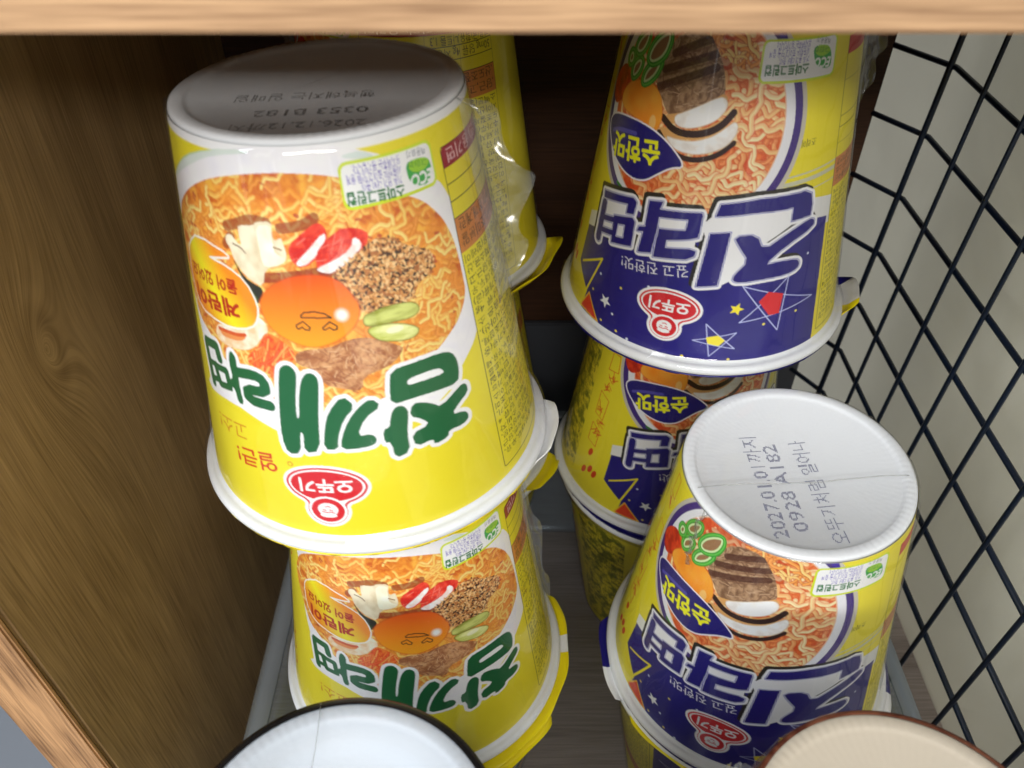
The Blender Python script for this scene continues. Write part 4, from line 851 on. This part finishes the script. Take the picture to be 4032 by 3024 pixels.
v, f = tube([(-.0285 + .057 * t, -.0075 + .0025 * t + .0004 * math.sin(t * 9), H + .0003 + .0001 * math.sin(t * 30)) for t in [k / 30 for k in range(31)]], .00018, 5)
link('film_crease', mesh('film_crease', v, f), M_crinkle, C_, True)
place(C_, (.0819, .1552, lv(1)), (.0785, .1529, lv(2)), 0)
# front pair, only their bases in the frame
M_blk = plain('black_sleeve', (20, 20, 22), .25, (50, .1, .001))
Kc = make_cup(None, 'noodle cup upside down with black sleeve and white stepped base, front left', body=ME_BS, smat=M_blk)
for ch in Kc.children:
    if ch.name.startswith('paper_cup'): ME_BS.materials.clear(); ME_BS.materials.append(plain('cool_white_foam', (186, 193, 202), .5, (900, .12, .0004)))
lid(Kc, [], 'black'); film(Kc, 1)
BAND = lambda root, mt, w_=.0011: (lambda vf: link('base_band', mesh('base_band', *vf), mt, root, True))(lathe([(RB - .0007, H + .0003), (RB + .0002, H + .0004), (RB + w_, H - .0003), (RB + w_ + .0001, H - .0016), (RB + .0006, H - .0045)], 160))
BAND(Kc, M_blk)
v, f = tube([(-.008 + .0006 * math.sin(t * 7), .0305 - .05 * t, H + .0004) for t in [k / 20 for k in range(21)]], .00014, 5); link('film_crease', mesh('film_crease', v, f), M_crinkle, Kc, True)
place(Kc, (-.0325, .0537, lv(1)), (-.0325, .0537, lv(2)), 0)
mb, nt, b = newmat('red_brown_print'); N = nt.nodes.new; L_ = nt.links.new
tc = N('ShaderNodeTexCoord'); nz = N('ShaderNodeTexNoise'); nz.inputs['Scale'].default_value = 110; nz.inputs['Detail'].default_value = 4; nz.inputs['Distortion'].default_value = 1.2
cr = N('ShaderNodeValToRGB'); cr.color_ramp.elements[0].position = .4; cr.color_ramp.elements[0].color = (*lin((66, 24, 16)), 1); cr.color_ramp.elements[1].position = .62; cr.color_ramp.elements[1].color = (*lin((122, 74, 54)), 1)
L_(tc.outputs['Object'], nz.inputs['Vector']); L_(nz.outputs[0], cr.inputs[0]); L_(cr.outputs[0], b.inputs['Base Color']); setin(b, Roughness=.35)
Lc = make_cup(None, 'noodle cup upside down with cream base and reddish brown sleeve, front right', body=ME_BF, smat=mb)
for ch in Lc.children:
    if ch.name.startswith('paper_cup'):
        me2 = ME_BF.copy(); me2.materials.clear(); me2.materials.append(plain('cream_paper', (200, 188, 170), .55, (500, .1, .0004))); ch.data = me2
BAND(Lc, mb, .0003); lid(Lc, [], 'white'); film(Lc, 2); fin(Lc, -112, -2.5, 16, .0062, 41, .2, 1.8); fin(Lc, -124, -1.5, 12, .0045, 43, .2, 1.8); place(Lc, (.0739, .0514, lv(1)), (.0739, .0514, lv(2)), 0)
v, f = lathe([(0, .0001), (.00035, .0001)], 10); dt = link('specks', mesh('specks', [(x - .016, y - .006, z + H - .0003) for x, y, z in v], f), INKD, Lc)

# upright cups at the bottom of every stack: copies of the cups above with their parts
def copy_thing(src, label, rim, yaw, group):
    r = src.copy(); COL.objects.link(r); r['label'] = label; r['group'] = group
    for ch in list(src.children):
        if ch.name.split('.')[0] in ('date_stamp', 'film_seam', 'film_crease', 'specks'): continue
        c = ch.copy(); COL.objects.link(c); c.parent = r
    bpy.context.view_layer.update(); place(r, rim, (rim[0], rim[1], rim[2] + 1), yaw, True); return r
zz = lv(1) - .0010
copy_thing(B, 'upright yellow noodle cup in the tray, bottom of the front left stack', (-.0300, .1550, zz), 100, GU)
copy_thing(H2, 'upright yellow noodle cup in the tray, bottom of the back left stack', (-.0310, .2585, zz), 90, GU)
copy_thing(E_, 'upright yellow sided noodle cup in the tray, bottom of the back right stack', (.0690, .2470, zz), -8, GU)
copy_thing(C_, 'upright navy noodle cup in the tray, bottom of the front right stack', (.0819, .1540, zz), 190, GU)
copy_thing(Kc, 'upright black noodle cup in the tray under the black sleeved one', (-.0325, .0537, zz), 0, GU)
copy_thing(Lc, 'upright reddish brown noodle cup in the tray under the cream based one', (.0739, .0514, zz), 0, GU)
